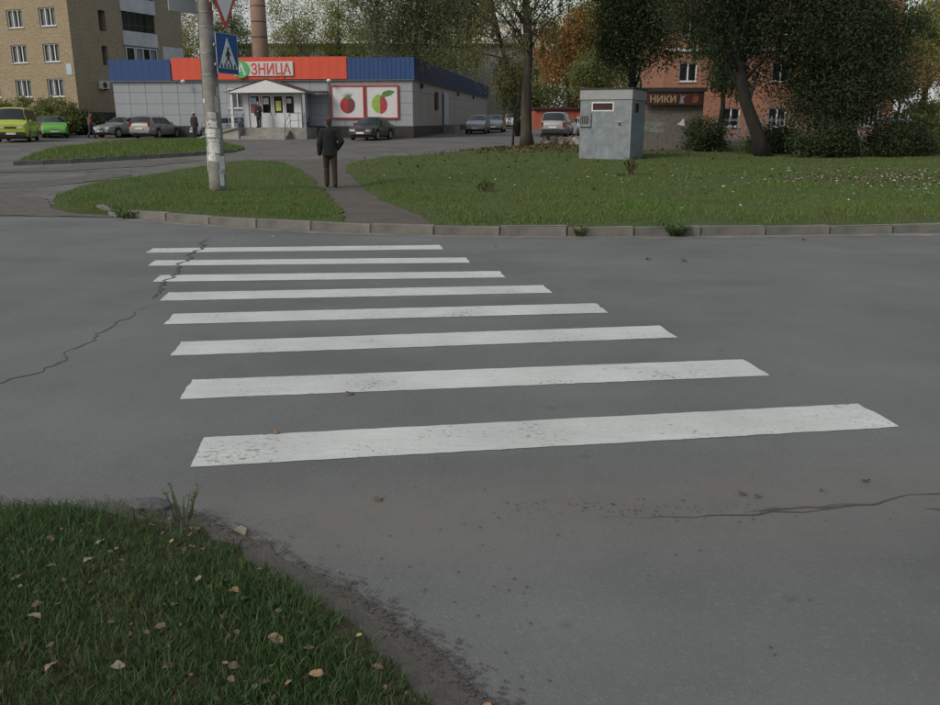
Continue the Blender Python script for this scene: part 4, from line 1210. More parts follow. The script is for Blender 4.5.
def make_car(name, label, loc, heading, paint, L, W, H, top, belt, ws, roof, rw, wheels, wr=.31, cuts=(), zb=.24, rear_glass=True, dark_bumper=False, cat='car', group='cars parked around the shop', grille=None, tail='low'):
    """x distances are measured from the nose; ws = (cowl, roof front), rw = (roof rear, rear glass base)"""
    root = empty(name, (loc[0], loc[1], float(gb(loc[1]))), heading)
    tag(root, label, cat, group)
    xs = sorted(set([round(x, 3) for x in np.linspace(0, L, 34)]+[p[0] for p in top]+[w+d for w in wheels for d in np.linspace(-wr-.07, wr+.07, 13)]))
    xs = [x for x in xs if 0 <= x <= L]
    def plan(x):
        e = min(x, L-x); r_ = .55
        k = 1-.16*(1-min(e, r_)/r_)**2.2
        return W/2*k
    def sect(x):
        w = plan(x); t = interp(top, x); b = min(interp(belt, x), t-.03) if not isinstance(belt, (int, float)) else min(belt, t-.03)
        z0 = zb+(.10*(1-min(x, .35)/.35))+(.10*(1-min(L-x, .35)/.35))
        for wx in wheels:
            d = wr+.055
            if abs(x-wx) < d: z0 = max(z0, wr+math.sqrt(d*d-(x-wx)**2)-.0)
        z0 = min(z0, b-.06)
        cab = t-b
        tum = min(.34*cab, .22)
        yr = w*.965-tum if cab > .06 else w*.90
        zr = t-.05*min(1, cab/.3)-.012
        mid = z0+(b-z0)*.55
        return [(0, z0), (w*.93, z0), (w*.985, z0+(b-z0)*.18), (w, mid), (w*.965, b), (yr, zr), (yr*.72, t-.004), (0, t+.012)]
    S = [sect(x) for x in xs]
    X = lambda x: L/2-x
    V = []; F = []; k = 15
    for x, s in zip(xs, S):
        ring = [(X(x), -y, z) for y, z in s]+[(X(x), y, z) for y, z in s[-2:0:-1]]
        V += ring
    k = len(ring)
    for i in range(len(xs)-1):
        for j in range(k): F.append((i*k+j, i*k+(j+1) % k, (i+1)*k+(j+1) % k, (i+1)*k+j))
    F += [tuple(range(k)), tuple((len(xs)-1)*k+j for j in range(k-1, -1, -1))]
    me = mesh(V, F, True)
    try: me.set_sharp_from_angle(angle=R(38))
    except Exception: pass
    link('body', me, paint, root)
    MB().box(-L/2+.25, L/2-.25, -W/2+.22, W/2-.22, .17, .55).build('underbody', M_dark, root)
    # side glass between the belt line and the roof rail
    def side_pt(x, t, sgn, off=.006):
        s = sect(x); (ya, za), (yb, zb_) = s[4], s[5]
        return (X(x), sgn*(ya+(yb-ya)*t+off), za+(zb_-za)*t+off*.3)
    for (a, c) in cuts:
        for sg_ in (-1, 1):
            n_ = 8; V = []
            for i in range(n_+1):
                x = a+(c-a)*i/n_
                V += [side_pt(x, .10, sg_), side_pt(x, .88, sg_)]
            F = [(2*i, 2*i+2, 2*i+3, 2*i+1) for i in range(n_)]
            link('side_window', mesh(V, F, True, fix=False), M_carglass, root)
    def top_pane(nm, a, c):
        n_ = 6; V = []; F = []
        nz_ = Vector((0, 0, .007))
        for i in range(n_+1):
            x = a+(c-a)*i/n_; s = sect(x)
            sl = (interp(top, x+.02)-interp(top, x-.02))/.04
            off = Vector((sl, 0, 1)).normalized()*.008
            row = [(s[5][0]*.97, s[5][1]+.004), (s[6][0], s[6][1]), (0, s[7][1])]
            row = [(-y, z) for y, z in row]+[(y, z) for y, z in row[1::-1]]
            V += [(X(x)+off.x, y, z+off.z) for y, z in row]
        for i in range(n_):
            for j in range(4): F.append((i*5+j, i*5+j+1, (i+1)*5+j+1, (i+1)*5+j))
        link(nm, mesh(V, F, True, fix=False), M_carglass, root)
    d = ws[1]-ws[0]
    top_pane('windscreen', ws[0]+d*.10, ws[1]-d*.06)
    if rear_glass:
        d = rw[1]-rw[0]
        top_pane('rear_window', rw[0]+d*.08, rw[1]-d*.12)
    for wx in wheels:
        for sg_ in (-1, 1):
            y = sg_*(W/2-.10)
            w = MB(); w.tube([(0, -.095, 0), (0, -.07, 0), (0, .07, 0), (0, .095, 0)], [wr-.03, wr, wr, wr-.03], 24)
            wo = w.build('wheel', M_rubber, root, loc=(X(wx), y, wr))
            r_ = MB(); r_.tube([(0, sg_*.088, 0), (0, sg_*.099, 0)], wr*.62, 18); r_.tube([(0, sg_*.098, 0), (0, sg_*.108, 0)], wr*.2, 10)
            r_.build('rim', M_rim, wo)
    zn = interp(top, 0.02); zr_ = interp(top, L-.02)
    hz = zn-.13
    bm_ = M_dark if dark_bumper else paint
    w0 = plan(.03)
    MB().box(L/2-.10, L/2+.05, -w0*.97, w0*.97, zb+.10, zb+.30).build('front_bumper', bm_, root, bevel=.03)
    MB().box(-L/2-.05, -L/2+.10, -w0*.97, w0*.97, zb+.12, zb+.32).build('rear_bumper', bm_, root, bevel=.03)
    for sg_ in (-1, 1):
        h_ = MB(); h_.box(L/2-.14, L/2+.016, sg_*w0*.62-.17, sg_*w0*.62+.17, hz-.08, hz+.07)
        h_.build('headlight', M_lamp, root, bevel=.03)
        if tail == 'low':
            MB().box(-L/2-.014, -L/2+.12, sg_*w0*.76-.17, sg_*w0*.76+.17, zr_-.27, zr_-.07).build('taillight', M_tail, root, bevel=.02)
        else:
            MB().box(-L/2-.012, -L/2+.12, sg_*w0*.90-.07, sg_*w0*.90+.07, .75, 1.10).build('taillight', M_tail, root, bevel=.02)
        mx_ = ws[0]+.45*(ws[1]-ws[0])+.1
        s = sect(mx_)
        MB().box(X(mx_)-.05, X(mx_)+.08, sg_*(s[4][0]+.10)-.09, sg_*(s[4][0]+.10)+.09, s[4][1]+.03, s[4][1]+.17).build('mirror', paint, root, bevel=.03)
    gw, gz0, gz1 = grille or (w0*.40, hz-.06, hz+.05)
    MB().box(L/2-.10, L/2+.020, -gw, gw, gz0, gz1).build('grille', M_dark, root, bevel=.012)
    MB().box(L/2+.045, L/2+.062, -.26, .26, zb+.16, zb+.27).build('number_plate', M_plate, root)
    MB().box(-L/2-.062, -L/2-.045, -.26, .26, zb+.36 if tail != 'low' else zb+.42, zb+.47 if tail != 'low' else zb+.53).build('number_plate', M_plate, root)
    for a, c in cuts[:2]:
        for sg_ in (-1, 1):
            s = sect(c-.12)
            MB().box(X(c-.12)-.09, X(c-.12)+.07, sg_*(s[3][0]*.99)-.012, sg_*(s[3][0]*.99)+.016, s[4][1]-.12, s[4][1]-.08).build('door_handle', M_dark, root)
    return root

def sedan(name, label, loc, hd, paint, L=4.4, W=1.70, H=1.42, **k):
    top = [(0, .64), (.06, .72), (.30, .80), (1.22, .94), (1.30, .97), (1.98, H-.04), (2.3, H), (2.95, H), (3.15, H-.04), (3.72, 1.02), (3.80, .99), (L-.10, .95), (L-.02, .90), (L, .80)]
    return make_car(name, label, loc, hd, paint, L, W, H, top, [(0, .70), (1.3, .88), (L, .92)], (1.28, 1.98), 0, (3.12, 3.74), (.82, 3.38), cuts=((1.72, 2.42), (2.48, 3.12)), **k)
def hatch(name, label, loc, hd, paint, L=3.9, W=1.66, H=1.44, **k):
    top = [(0, .60), (.06, .72), (.30, .82), (1.02, .98), (1.10, 1.01), (1.82, H-.03), (2.2, H), (3.1, H-.02), (3.3, H-.06), (L-.12, 1.02), (L-.04, .94), (L, .80)]
    return make_car(name, label, loc, hd, paint, L, W, H, top, [(0, .70), (1.1, .92), (L, .98)], (1.08, 1.84), 0, (3.26, 3.80), (.78, 3.18), cuts=((1.56, 2.34), (2.40, 3.12)), **k)
def wagon(name, label, loc, hd, paint, L=4.4, W=1.70, H=1.46, **k):
    top = [(0, .62), (.06, .70), (.30, .80), (1.18, .94), (1.26, .98), (1.96, H-.04), (2.3, H), (3.75, H-.01), (3.95, H-.06), (L-.14, 1.00), (L-.04, .94), (L, .80)]
    return make_car(name, label, loc, hd, paint, L, W, H, top, [(0, .70), (1.2, .89), (L, .93)], (1.24, 1.98), 0, (3.92, 4.28), (.80, 3.35), cuts=((1.70, 2.40), (2.46, 3.15), (3.22, 3.80)), **k)
def van(name, label, loc, hd, paint, L=4.75, W=1.84, H=2.02, **k):
    top = [(0, .90), (.04, 1.04), (.30, 1.14), (.52, 1.20), (.56, 1.24), (1.08, H-.07), (1.28, H-.01), (2.0, H), (4.5, H-.01), (4.66, H-.06), (L-.03, 1.2), (L, .9)]
    return make_car(name, label, loc, hd, paint, L, W, H, top, [(0, .84), (.55, 1.12), (L, 1.14)], (.54, 1.10), 0, (4.64, 4.71), (.92, 3.75), wr=.32, cuts=((.92, 1.78), (1.92, 2.95), (3.1, 4.3)), zb=.28, dark_bumper=True, **k)
def suv(name, label, loc, hd, paint, L=4.35, W=1.78, H=1.72, **k):
    top = [(0, .76), (.06, .90), (.35, 1.00), (1.15, 1.08), (1.22, 1.12), (1.80, H-.05), (2.1, H), (3.7, H-.01), (3.9, H-.05), (L-.10, 1.10), (L-.03, 1.0), (L, .85)]
    return make_car(name, label, loc, hd, paint, L, W, H, top, [(0, .80), (1.2, 1.02), (L, 1.06)], (1.20, 1.82), 0, (3.88, 4.24), (.80, 3.40), wr=.35, cuts=((1.66, 2.36), (2.42, 3.12), (3.20, 3.74)), zb=.36, dark_bumper=True, tail='high', **k)

van('lime_van', 'lime green van parked at the far left by the tan block', (-27.9, 54.2), R(-72), car_paint('paint_lime', (.36, .42, .03), .0), cat='van')
hatch('green_hatchback', 'bright green hatchback parked beside the lime van', (-28.9, 61.2), R(-66), car_paint('paint_green', (.12, .40, .06), .1), tail='low')
sedan('dark_red_car', 'dark red car half hidden between the lime van and green hatchback', (-30.6, 63.6), R(-88), car_paint('paint_maroon', (.13, .025, .03), .1))
sedan('grey_sedan', 'grey green sedan with its nose to the left before the shop', (-24.5, 62.2), R(248), car_paint('paint_greygreen', (.25, .28, .28), .35))
wagon('silver_wagon', 'silver beige station wagon seen from behind left of the pole', (-21.6, 60.4), R(82), car_paint('paint_beige', (.27, .265, .25), .35), tail='high')
hatch('silver_hatchback', 'silver car partly hidden behind the concrete pole', (-17.2, 60.6), R(208), car_paint('paint_silver', (.40, .41, .42), .4))
mb = sedan('black_sedan', 'dark green black sedan parked under the fruit posters', (-6.35, 57.2), R(-103), car_paint('paint_black_green', (.022, .030, .028), .15), L=4.65, W=1.78, H=1.43, grille=(.34, .52, .72))
mb['category'] = 'car'
hatch('silver_compact', 'small silver car parked nose out by the shop side wall', (.65, 71.5), R(-98), car_paint('paint_silver_b', (.15, .165, .18), .3))
hatch('silver_compact', 'silver car standing behind the small one by the shop side wall', (2.15, 76.0), R(-97), car_paint('paint_silver_c', (.12, .14, .16), .3))
hatch('white_compact', 'white car farthest back beside the shop, half behind leaves', (4.3, 90.0), R(-92), car_paint('paint_white', (.6, .6, .6), .0))
suv('silver_off_roader', 'silver off-roader seen from behind between the big tree and booth', (5.75, 58.0), R(77), car_paint('paint_silver_d', (.27, .275, .28), .3))
sedan('silver_saloon', 'silver saloon mostly hidden behind the grey booth', (8.1, 61.0), R(-88), car_paint('paint_silver_e', (.45, .47, .48), .3))

# ------------------------------------------------------------------ people
def capsule(b, p, q, r0, r1, n=12, flat=None):
    p, q = Vector(p), Vector(q); d = (q-p); L_ = d.length; d = d.normalized()
    a = Vector((0, 1, 0)) if abs(d.y) < .9 else Vector((1, 0, 0))
    u = d.cross(a).normalized(); w = d.cross(u)
    rings = []
    for t in (-80, -50, -20, 0): rings.append((p+d*r0*math.sin(R(t)), r0*math.cos(R(t))))
    for t in (0, 20, 50, 80): rings.append((q+d*r1*math.sin(R(t)), r1*math.cos(R(t))))
    V = [c+(u*math.cos(2*math.pi*k/n)+w*math.sin(2*math.pi*k/n))*rr for c, rr in rings for k in range(n)]
    F = [(i*n+k, i*n+(k+1) % n, (i+1)*n+(k+1) % n, (i+1)*n+k) for i in range(len(rings)-1) for k in range(n)]
    F += [tuple(range(n-1, -1, -1)), tuple((len(rings)-1)*n+k for k in range(n))]
    b.add(V, F)

def fuse(b, voxel, it=4):
    """melt overlapping solids into one continuous skin"""
    o = bpy.data.objects.new('tmp', mesh(b.v, b.f)); col.objects.link(o)
    m = o.modifiers.new('r', 'REMESH'); m.mode = 'VOXEL'; m.voxel_size = voxel
    s_ = o.modifiers.new('s', 'SMOOTH'); s_.iterations = it; s_.factor = .5
    dg = bpy.context.evaluated_depsgraph_get()
    me = bpy.data.meshes.new_from_object(o.evaluated_get(dg))
    bpy.data.objects.remove(o)
    me.polygons.foreach_set('use_smooth', [True]*len(me.polygons))
    return me

def hand(b, wrist, elbow, curl=.6, side=1):
    w = Vector(wrist); d = (w-Vector(elbow)).normalized()
    inn = Vector((-side, 0, 0)); inn = (inn-d*inn.dot(d)).normalized()
    fwd = d.cross(inn).normalized()
    if fwd.y < 0: fwd = -fwd
    palm = w+d*.07
    for k in (-.024, -.008, .008, .024): capsule(b, w+d*.02+fwd*k*.7, w+d*.085+fwd*k, .016, .013, 8)
    for k, ln in zip((.030, .010, -.010, -.029), (.068, .078, .072, .056)):
        p = w+d*.095+fwd*k; q = p+(d*math.cos(curl*.6)+inn*math.sin(curl*.6))*ln*.5
        r_ = q+(d*math.cos(curl*1.6)+inn*math.sin(curl*1.6))*ln*.5
        capsule(b, p, q, .0092, .0085, 7); capsule(b, q, r_, .0085, .007, 7)
    p = w+d*.03+fwd*.03; q = p+(d*.75+fwd*.6+inn*.3).normalized()*.05; r_ = q+(d*.9+fwd*.1+inn*.4).normalized()*.035
    capsule(b, p, q, .012, .010, 7); capsule(b, q, r_, .010, .008, 7)

def person(label, loc, rz, J, jacket, trousers, shoes, hair, cap=None, coat_len=.0, voxel=.014, H=1.72, bag=None, long_hair=False):
    """J: joints in metres for a 1.75 m figure facing +y; z from the ground"""
    root = empty('person', loc, rz)
    tag(root, label, 'person')
    k = H/1.75
    P = {n_: Vector(v) for n_, v in J.items()}
    def body(grow, parts):
        b = MB(); g = grow
        pel, chest, neck, head = P['pelvis'], P['chest'], P['neck'], P['head']
        if 'torso' in parts:
            for c, r_ in ((pel+Vector((0, 0, .02)), (.165, .115, .13)), (pel.lerp(chest, .45), (.155, .108, .17)), (chest, (.182, .122, .19)), (chest+Vector((0, -.005, .10)), (.17, .105, .11))):
                b.ball(c, tuple(x+g for x in r_), 16, 10)
            capsule(b, P['shL'], P['shR'], .068+g, .068+g)
            capsule(b, chest+Vector((0, 0, .12)), neck, .075+g*.6, .055+g*.3)
        if 'arms' in parts:
            for s_ in 'LR':
                capsule(b, P['sh'+s_], P['el'+s_], .056+g, .044+g); capsule(b, P['el'+s_], P['wr'+s_], .044+g, .030+g*1.1)
        if 'hands' in parts:
            hand(b, P['wrL'], P['elL'], .6, -1); hand(b, P['wrR'], P['elR'], .7, 1)
        if 'legs' in parts:
            for s_ in 'LR':
                capsule(b, P['hip'+s_], P['kn'+s_], .088+g, .060+g); capsule(b, P['kn'+s_]+Vector((0, -.01, -.05)), P['an'+s_], .058+g, .042+g*1.6)
            capsule(b, P['hipL'], P['hipR'], .10+g, .10+g)
        if 'feet' in parts:
            for s_ in 'LR':
                a = P['an'+s_]; t = P['toe'+s_]
                capsule(b, a+Vector((0, 0, -.03)), a.lerp(t, .5)+Vector((0, 0, .005)), .043+g, .042+g); capsule(b, a.lerp(t, .4)+Vector((0, 0, -.002)), t, .040+g, .032+g)
                b.ball(a+(a-t).normalized()*.03+Vector((0, 0, -.04)), (.038+g, .04+g, .036+g), 10, 6)
        if 'head' in parts:
            h = head; f = (P['look']-head).normalized(); sd_ = Vector((f.y, -f.x, 0)).normalized()
            capsule(b, neck-Vector((0, 0, .05)), h+Vector((0, 0, -.05)), .056, .052)
            b.ball(h+Vector((0, 0, .025))-f*.012, (.078, .092, .098), 18, 12)
            b.ball(h+f*.028+Vector((0, 0, -.045)), (.058, .060, .075), 14, 10)
            capsule(b, h+f*.088+Vector((0, 0, .02)), h+f*.108+Vector((0, 0, -.022)), .010, .014, 8)
            b.ball(h+f*.080+Vector((0, 0, -.062)), (.022, .014, .009), 8, 6)
            b.ball(h+f*.062+Vector((0, 0, -.105)), (.024, .020, .018), 8, 6)
            for s_ in (-1, 1): b.ball(h+sd_*.080*s_-f*.008+Vector((0, 0, -.005)), (.012, .022, .032), 8, 6)
        b.v = [tuple(Vector(v)*k) for v in b.v]
        return b
    link('body', fuse(body(0, ('torso', 'arms', 'hands', 'legs', 'feet', 'head')), min(voxel, .011), 2), M_skin, root)
    jb = body(.028, ('torso', 'arms'))
    if coat_len:
        for t in np.linspace(0, 1, 9): jb.ball(tuple((P['chest'].lerp(P['pelvis'], min(1, t*1.25))+Vector((0, 0, -coat_len*max(0, t-.6)*2.5)))*k), ((.200-.008*t)*k, .148*k, .10*k), 16, 8)
    link('jacket', fuse(jb, voxel, 8), jacket, root)
    link('trousers', fuse(body(.016, ('legs',)), voxel, 3), trousers, root)
    link('shoes', fuse(body(.012, ('feet',)), voxel, 2), shoes, root)
    h = P['head']; f = (P['look']-h).normalized()
    hb = MB(); hb.ball(tuple((h+Vector((0, 0, .042))-f*.026)*k), (.086*k, .094*k, .094*k), 18, 10)
    hb.ball(tuple((h+Vector((0, 0, -.03))-f*.045)*k), (.072*k, .055*k, .07*k), 14, 8)
    if long_hair:
        hb.ball(tuple((h+Vector((0, 0, -.10))-f*.05)*k), (.085*k, .055*k, .13*k), 14, 8)
    link('hair', fuse(hb, .012, 2), hair, root)
    if cap:
        cb = MB(); cb.ball(tuple((h+Vector((0, 0, .075))-f*.012)*k), (.096*k, .108*k, .062*k), 18, 10)
        cb.ball(tuple((h+Vector((0, 0, .062))+f*.09)*k), (.07*k, .06*k, .012*k), 14, 6)
        link('cap', fuse(cb, .012, 2), cap, root)
    eb = MB(); sd_ = Vector((f.y, -f.x, 0)).normalized()
    for s_ in (-1, 1): eb.ball(tuple((h+f*.083+sd_*.031*s_+Vector((0, 0, .012)))*k), .010*k, 8, 6)
    eb.build('eyes', M_dark, root)
    return root

def pose(legL=(0, 0), legR=(0, 0), armL=None, armR=None, lean=0.0, turn=0.0):
    """legs: (forward swing of foot, knee bend) in metres"""
    J = dict(pelvis=(0, 0, .93), chest=(0, lean*.5, 1.27), neck=(0, lean*.8, 1.49), head=(0, lean+.015, 1.63), look=(turn, lean+1, 1.60),
             shL=(-.165, lean*.7, 1.40), shR=(.165, lean*.7, 1.40), hipL=(-.09, 0, .90), hipR=(.09, 0, .90))
    J['elL'], J['wrL'] = armL or ((-.235, -.02+lean*.6, 1.11), (-.245, .05+lean*.6, .87))
    J['elR'], J['wrR'] = armR or ((.235, -.02+lean*.6, 1.11), (.245, .05+lean*.6, .87))
    for s_, x, (sw, kb) in (('L', -.10, legL), ('R', .10, legR)):
        J['kn'+s_] = (x, sw*.5+.02+kb, .49); lift_ = .05 if sw < -.12 else 0
        J['an'+s_] = (x*1.05, sw, .09+lift_); J['toe'+s_] = (x*1.2, sw+.17, .04+lift_*.2)
    return J
cloth = lambda nm, c, v=.25: mat(nm, c, .9, v, 7, bmp=.4, bscale=22)
person('man from behind in dark jacket, brown trousers and cap on the path', (-3.52, 21.9, .03), R(8),
       pose((.10, .02), (-.06, 0), ((-.255, -.03, 1.12), (-.262, .03, .86)), ((.315, -.05, 1.16), (.20, .06, .98)), .01),
       cloth('jacket_black', (.013, .014, .014)), cloth('trousers_brown', (.042, .028, .020)), cloth('shoes_black', (.012, .011, .010)), cloth('hair_grey', (.06, .045, .035)), cloth('cap_brown', (.10, .045, .032)), .10, .010, 1.70)
person('person in dark coat with light hair standing at the shop doors', tuple(shop.matrix_basis @ Vector((-10.1, -2.2, 1.22))), R(165),
       pose((.05, 0), (-.04, 0), ((-.24, .0, 1.12), (-.16, .20, 1.12)), None), cloth('coat_black', (.014, .013, .016)), cloth('trousers_black', (.012, .012, .014)), cloth('shoes_dark', (.01, .01, .01)), cloth('hair_fair', (.30, .20, .11)), None, .22, .016, 1.66, long_hair=True)
person('person in reddish jacket and dark trousers walking beside the green hatchback', (-25.75, 59.6, float(gb(59.6))), R(-70),
       pose((.22, .06), (-.20, .05), ((-.24, -.08, 1.15), (-.22, .10, 1.0)), ((.24, .08, 1.14), (.20, .26, 1.02)), .06), cloth('jacket_red', (.15, .045, .04)), cloth('jeans_dark', (.025, .03, .045)), cloth('shoes_d2', (.012, .011, .01)), cloth('hair_brown', (.05, .03, .02)), None, .0, .016, 1.68)
person('person in dark clothes and pale cap next to the concrete pole', (-18.35, 58.6, float(gb(58.6))), R(-20),
       pose((.05, 0), (-.05, 0)), cloth('coat_dark2', (.025, .018, .02)), cloth('trousers_d2', (.015, .014, .016)), cloth('shoes_d3', (.012, .011, .01)), cloth('hair_dk', (.03, .02, .015)), cloth('cap_pale', (.38, .37, .35)), .2, .016, 1.70)

# ------------------------------------------------------------------ trees
def limb(b, p0, p1, r0, r1, bend=.15, n=5, sides=7):
    p0, p1 = Vector(p0), Vector(p1); d = p1-p0
    side = Vector((random.gauss(0, 1), random.gauss(0, 1), random.gauss(0, .5)))*bend*d.length*.5
    pts = [p0+d*t+side*math.sin(math.pi*t)+Vector((0, 0, .12*d.length*math.sin(math.pi*t*.9)*bend*2)) for t in np.linspace(0, 1, n)]
    b.tube(pts, [r0+(r1-r0)*t for t in np.linspace(0, 1, n)], sides)
    return pts

def leaf_cloud(centres, per, sig, size, droop=0.0, aspect=.55):
    """many leaf-sized quads round each clump centre; droop stretches the clump into hanging strings"""
    C = np.asarray(centres); k = len(C)*per
    c = np.repeat(C, per, 0)
    off = rng.normal(0, 1, (k, 3))*np.array([sig, sig, sig*.75])*np.repeat(rng.uniform(.6, 1.35, len(C)), per)[:, None]
    if droop:
        st_ = np.repeat(rng.normal(0, 1, (len(C)*6, 2))*sig, int(np.ceil(per/6)), 0)
        st_ = st_.reshape(len(C), -1, 2)[:, :per].reshape(-1, 2)
        t = rng.uniform(0, 1, k)**.8
        off[:, 0] = st_[:, 0]+rng.normal(0, .07, k); off[:, 1] = st_[:, 1]+rng.normal(0, .07, k)
        off[:, 2] = -t*droop*np.repeat(rng.uniform(.4, 1.2, len(C)), per)+rng.normal(0, .1, k)
    p = c+off
    s_ = size*rng.uniform(.55, 1.35, k)
    n_ = rng.normal(0, 1, (k, 3)); n_ /= np.linalg.norm(n_, axis=1)[:, None]
    a = np.cross(n_, rng.normal(0, 1, (k, 3))); a /= np.linalg.norm(a, axis=1)[:, None]
    if droop: a = a*.5+np.array([0, 0, -.8]); a /= np.linalg.norm(a, axis=1)[:, None]
    b_ = np.cross(n_, a); b_ /= np.maximum(np.linalg.norm(b_, axis=1), 1e-6)[:, None]
    V = np.stack([p-a*s_[:, None]*.5, p+b_*s_[:, None]*.5*aspect, p+a*s_[:, None]*.5, p-b_*s_[:, None]*.5*aspect], 1).reshape(-1, 3)
    return V

def shell_points(blobs, n, shell=.55):
    out = []
    tot = sum(b[3]*b[4]*b[5] for b in blobs)
    for cx, cy, cz, rx, ry, rz in blobs:
        k = max(3, int(n*rx*ry*rz/tot))
        d = rng.normal(0, 1, (k, 3)); d /= np.linalg.norm(d, axis=1)[:, None]
        r_ = rng.uniform(shell**3, 1, k)**(1/3)
        out.append(np.array([cx, cy, cz])+d*r_[:, None]*np.array([rx, ry, rz]))
    return np.concatenate(out)

def tree(name, label, loc, spine, r0, blobs, n_clump, per, sig, size, lm, bm=None, droop=0.0, limbs=26, twigs=0, shell=.5, group=None, cat='tree', r1=None, z=None, aspect=.55, limb_k=.34, low=.25):
    """spine: trunk points relative to the base; blobs: crown ellipsoids relative to the base"""
    z = float(gb(loc[1]))+.05 if z is None else z
    root = empty(name, (loc[0], loc[1], z))
    tag(root, label, cat, group)
    sp = [Vector(p) for p in spine]; n = len(sp)
    r1 = r1 or r0*.3
    rad = [r0*1.35]+[r0+(r1-r0)*i/(n-1) for i in range(1, n)]
    b = MB(); b.tube(sp, rad, 12)
    cl = shell_points(blobs, n_clump, shell)
    pick = cl[rng.permutation(len(cl))[:limbs+twigs]]
    tw = MB()
    for i, c in enumerate(pick):
        t = min(n-1.001, max(low*(n-1), (n-1)*(.15+.75*(c[2]/max(sp[-1].z, .1))-.12)))
        j = int(t); p0 = sp[j].lerp(sp[j+1], t-j)
        rr = (rad[j]+(rad[j+1]-rad[j])*(t-j))
        if i < limbs: limb(b, p0, c, rr*limb_k, .010, .30, 6, 6)
        else:
            q = Vector(pick[i % limbs]); m_ = p0.lerp(q, random.uniform(.4, .8))
            limb(tw, m_, c, .022, .006, .4, 5, 4)
    b.build('trunk', bm or M_bark, root, True)
    if twigs: tw.build('twigs', bm or M_bark, root)
    V = leaf_cloud(cl, per, sig, size, droop, aspect)
    link('crown', np_mesh(V, np.arange(len(V)).reshape(-1, 4)), lm, root)
    return root

LM_birch = leaf_mat('leaf_greygreen', (.075, .09, .045), (.17, .175, .085), .45)
LM_dark = leaf_mat('leaf_willow', (.026, .042, .020), (.060, .086, .038), .3, .3)
LM_yg = leaf_mat('leaf_yellowgreen', (.22, .235, .075), (.42, .40, .13), .5)
LM_green = leaf_mat('leaf_green', (.12, .15, .055), (.25, .27, .095), .5)
LM_orange = leaf_mat('leaf_orange', (.30, .14, .055), (.44, .27, .09), .45)
LM_yellow = leaf_mat('leaf_yellow', (.25, .21, .04), (.42, .34, .07), .45)
LM_bush = leaf_mat('leaf_bush', (.026, .042, .018), (.06, .085, .032), .3, .5)
LM_rust = leaf_mat('leaf_rust', (.15, .11, .045), (.28, .19, .08), .4)

# the big tree in the middle
tree('large_tree', 'large tree with thick grey trunk standing between shop and booth', (2.95, 45.2), [(0, 0, -.1), (-.06, 0, .7), (-.08, 0, 2.4), (-.02, 0, 4.6), (-.20, 0, 7.5), (.1, .2, 10), (.2, .2, 13)], .33,
     [(-1.9, -.3, 5.6, 2.1, 1.6, 1.8), (-1.2, -.2, 4.2, 1.2, 1.0, 1.0), (.3, 0, 9.5, 4.0, 3.6, 3.6), (1.9, 0, 6.6, 1.8, 1.6, 1.5)], 170, 130, .42, .11, leaf_mat('leaf_olive', (.10, .105, .04), (.21, .20, .075), .5), M_bark, droop=1.5, limbs=30, twigs=300, shell=.3, r1=.12, limb_k=.22, low=.5)
tree('tree_suckers', 'leafy shoots hanging round the foot of the large trunk', (2.25, 46.0), [(0, 0, 0), (.05, 0, 1.5), (0, 0, 3.6)], .05, [(-.1, 0, 3.3, .75, .6, 1.5)], 40, 110, .26, .11, LM_birch, droop=.9, limbs=14, shell=.1, cat='shrub')
tree('weeping_tree', 'drooping grey green tree overhanging the blue end of the shop', (-5.6, 66.5+46*.0), [(0, 0, -.5), (.2, 0, 3), (.5, 0, 7), (.6, 0, 12)], .05, [(0, 0, 9.5, .2, .2, .2)], 3, 10, .2, .1, LM_birch, limbs=2) if False else None
wt = tree('weeping_tree', 'drooping grey green tree overhanging the blue end of the shop', (3.6, 64.5), [(0, 0, -.1), (-.4, 0, 3), (-1.4, 0, 6.5), (-2.2, 0, 9.5), (-2.4, 0, 13)], .22,
     [(-7.2, -2.6, 8.6, 3.0, 1.8, 2.4), (-4.4, -1.5, 9.8, 2.6, 2.2, 2.4), (-9.6, -3.4, 9.6, 2.2, 1.4, 2.2)], 240, 140, .5, .14, LM_birch, M_bark_d, droop=2.8, limbs=34, twigs=60, shell=.2)

# the willows
tree('dark_willow', 'dark willow with leaning forked trunk right of the pavilion', (11.75, 34.8), [(0, 0, -.1), (-.35, 0, .9), (-.95, 0, 2.2), (-1.25, .1, 3.6), (-1.7, .1, 5.4), (-2.0, .2, 8), (-1.9, .3, 11)], .30,
     [(-1.9, .3, 6.6, 2.5, 2.2, 2.4), (-1.6, .5, 4.4, .7, .5, 1.1), (-1.3, 1.3, 3.6, .7, .5, .7), (-.4, 1.6, 3.3, .9, .6, .6), (.9, 1.2, 3.6, .9, .6, .7), (-.2, .6, 7.2, 2.2, 2.2, 2.2), (.5, -.2, 5.0, 1.5, 1.4, 1.4), (-3.0, 1.4, 5.4, 1.0, 1.0, 1.2), (-1.7, 1.0, 4.9, 1.5, .7, .9), (.2, .8, 4.4, 1.2, .7, .9), (-1.0, 1.2, 4.3, 1.5, .6, .9), (-.2, 1.3, 5.4, 1.8, .7, .9), (1.6, 1.5, 4.6, 1.2, 1.2, 1.6), (-1.6, 1.2, 10, 3.4, 3, 2.6)], 430, 300, .55, .12, LM_dark, M_bark_d, limbs=34, shell=.1, r1=.1, aspect=.34)
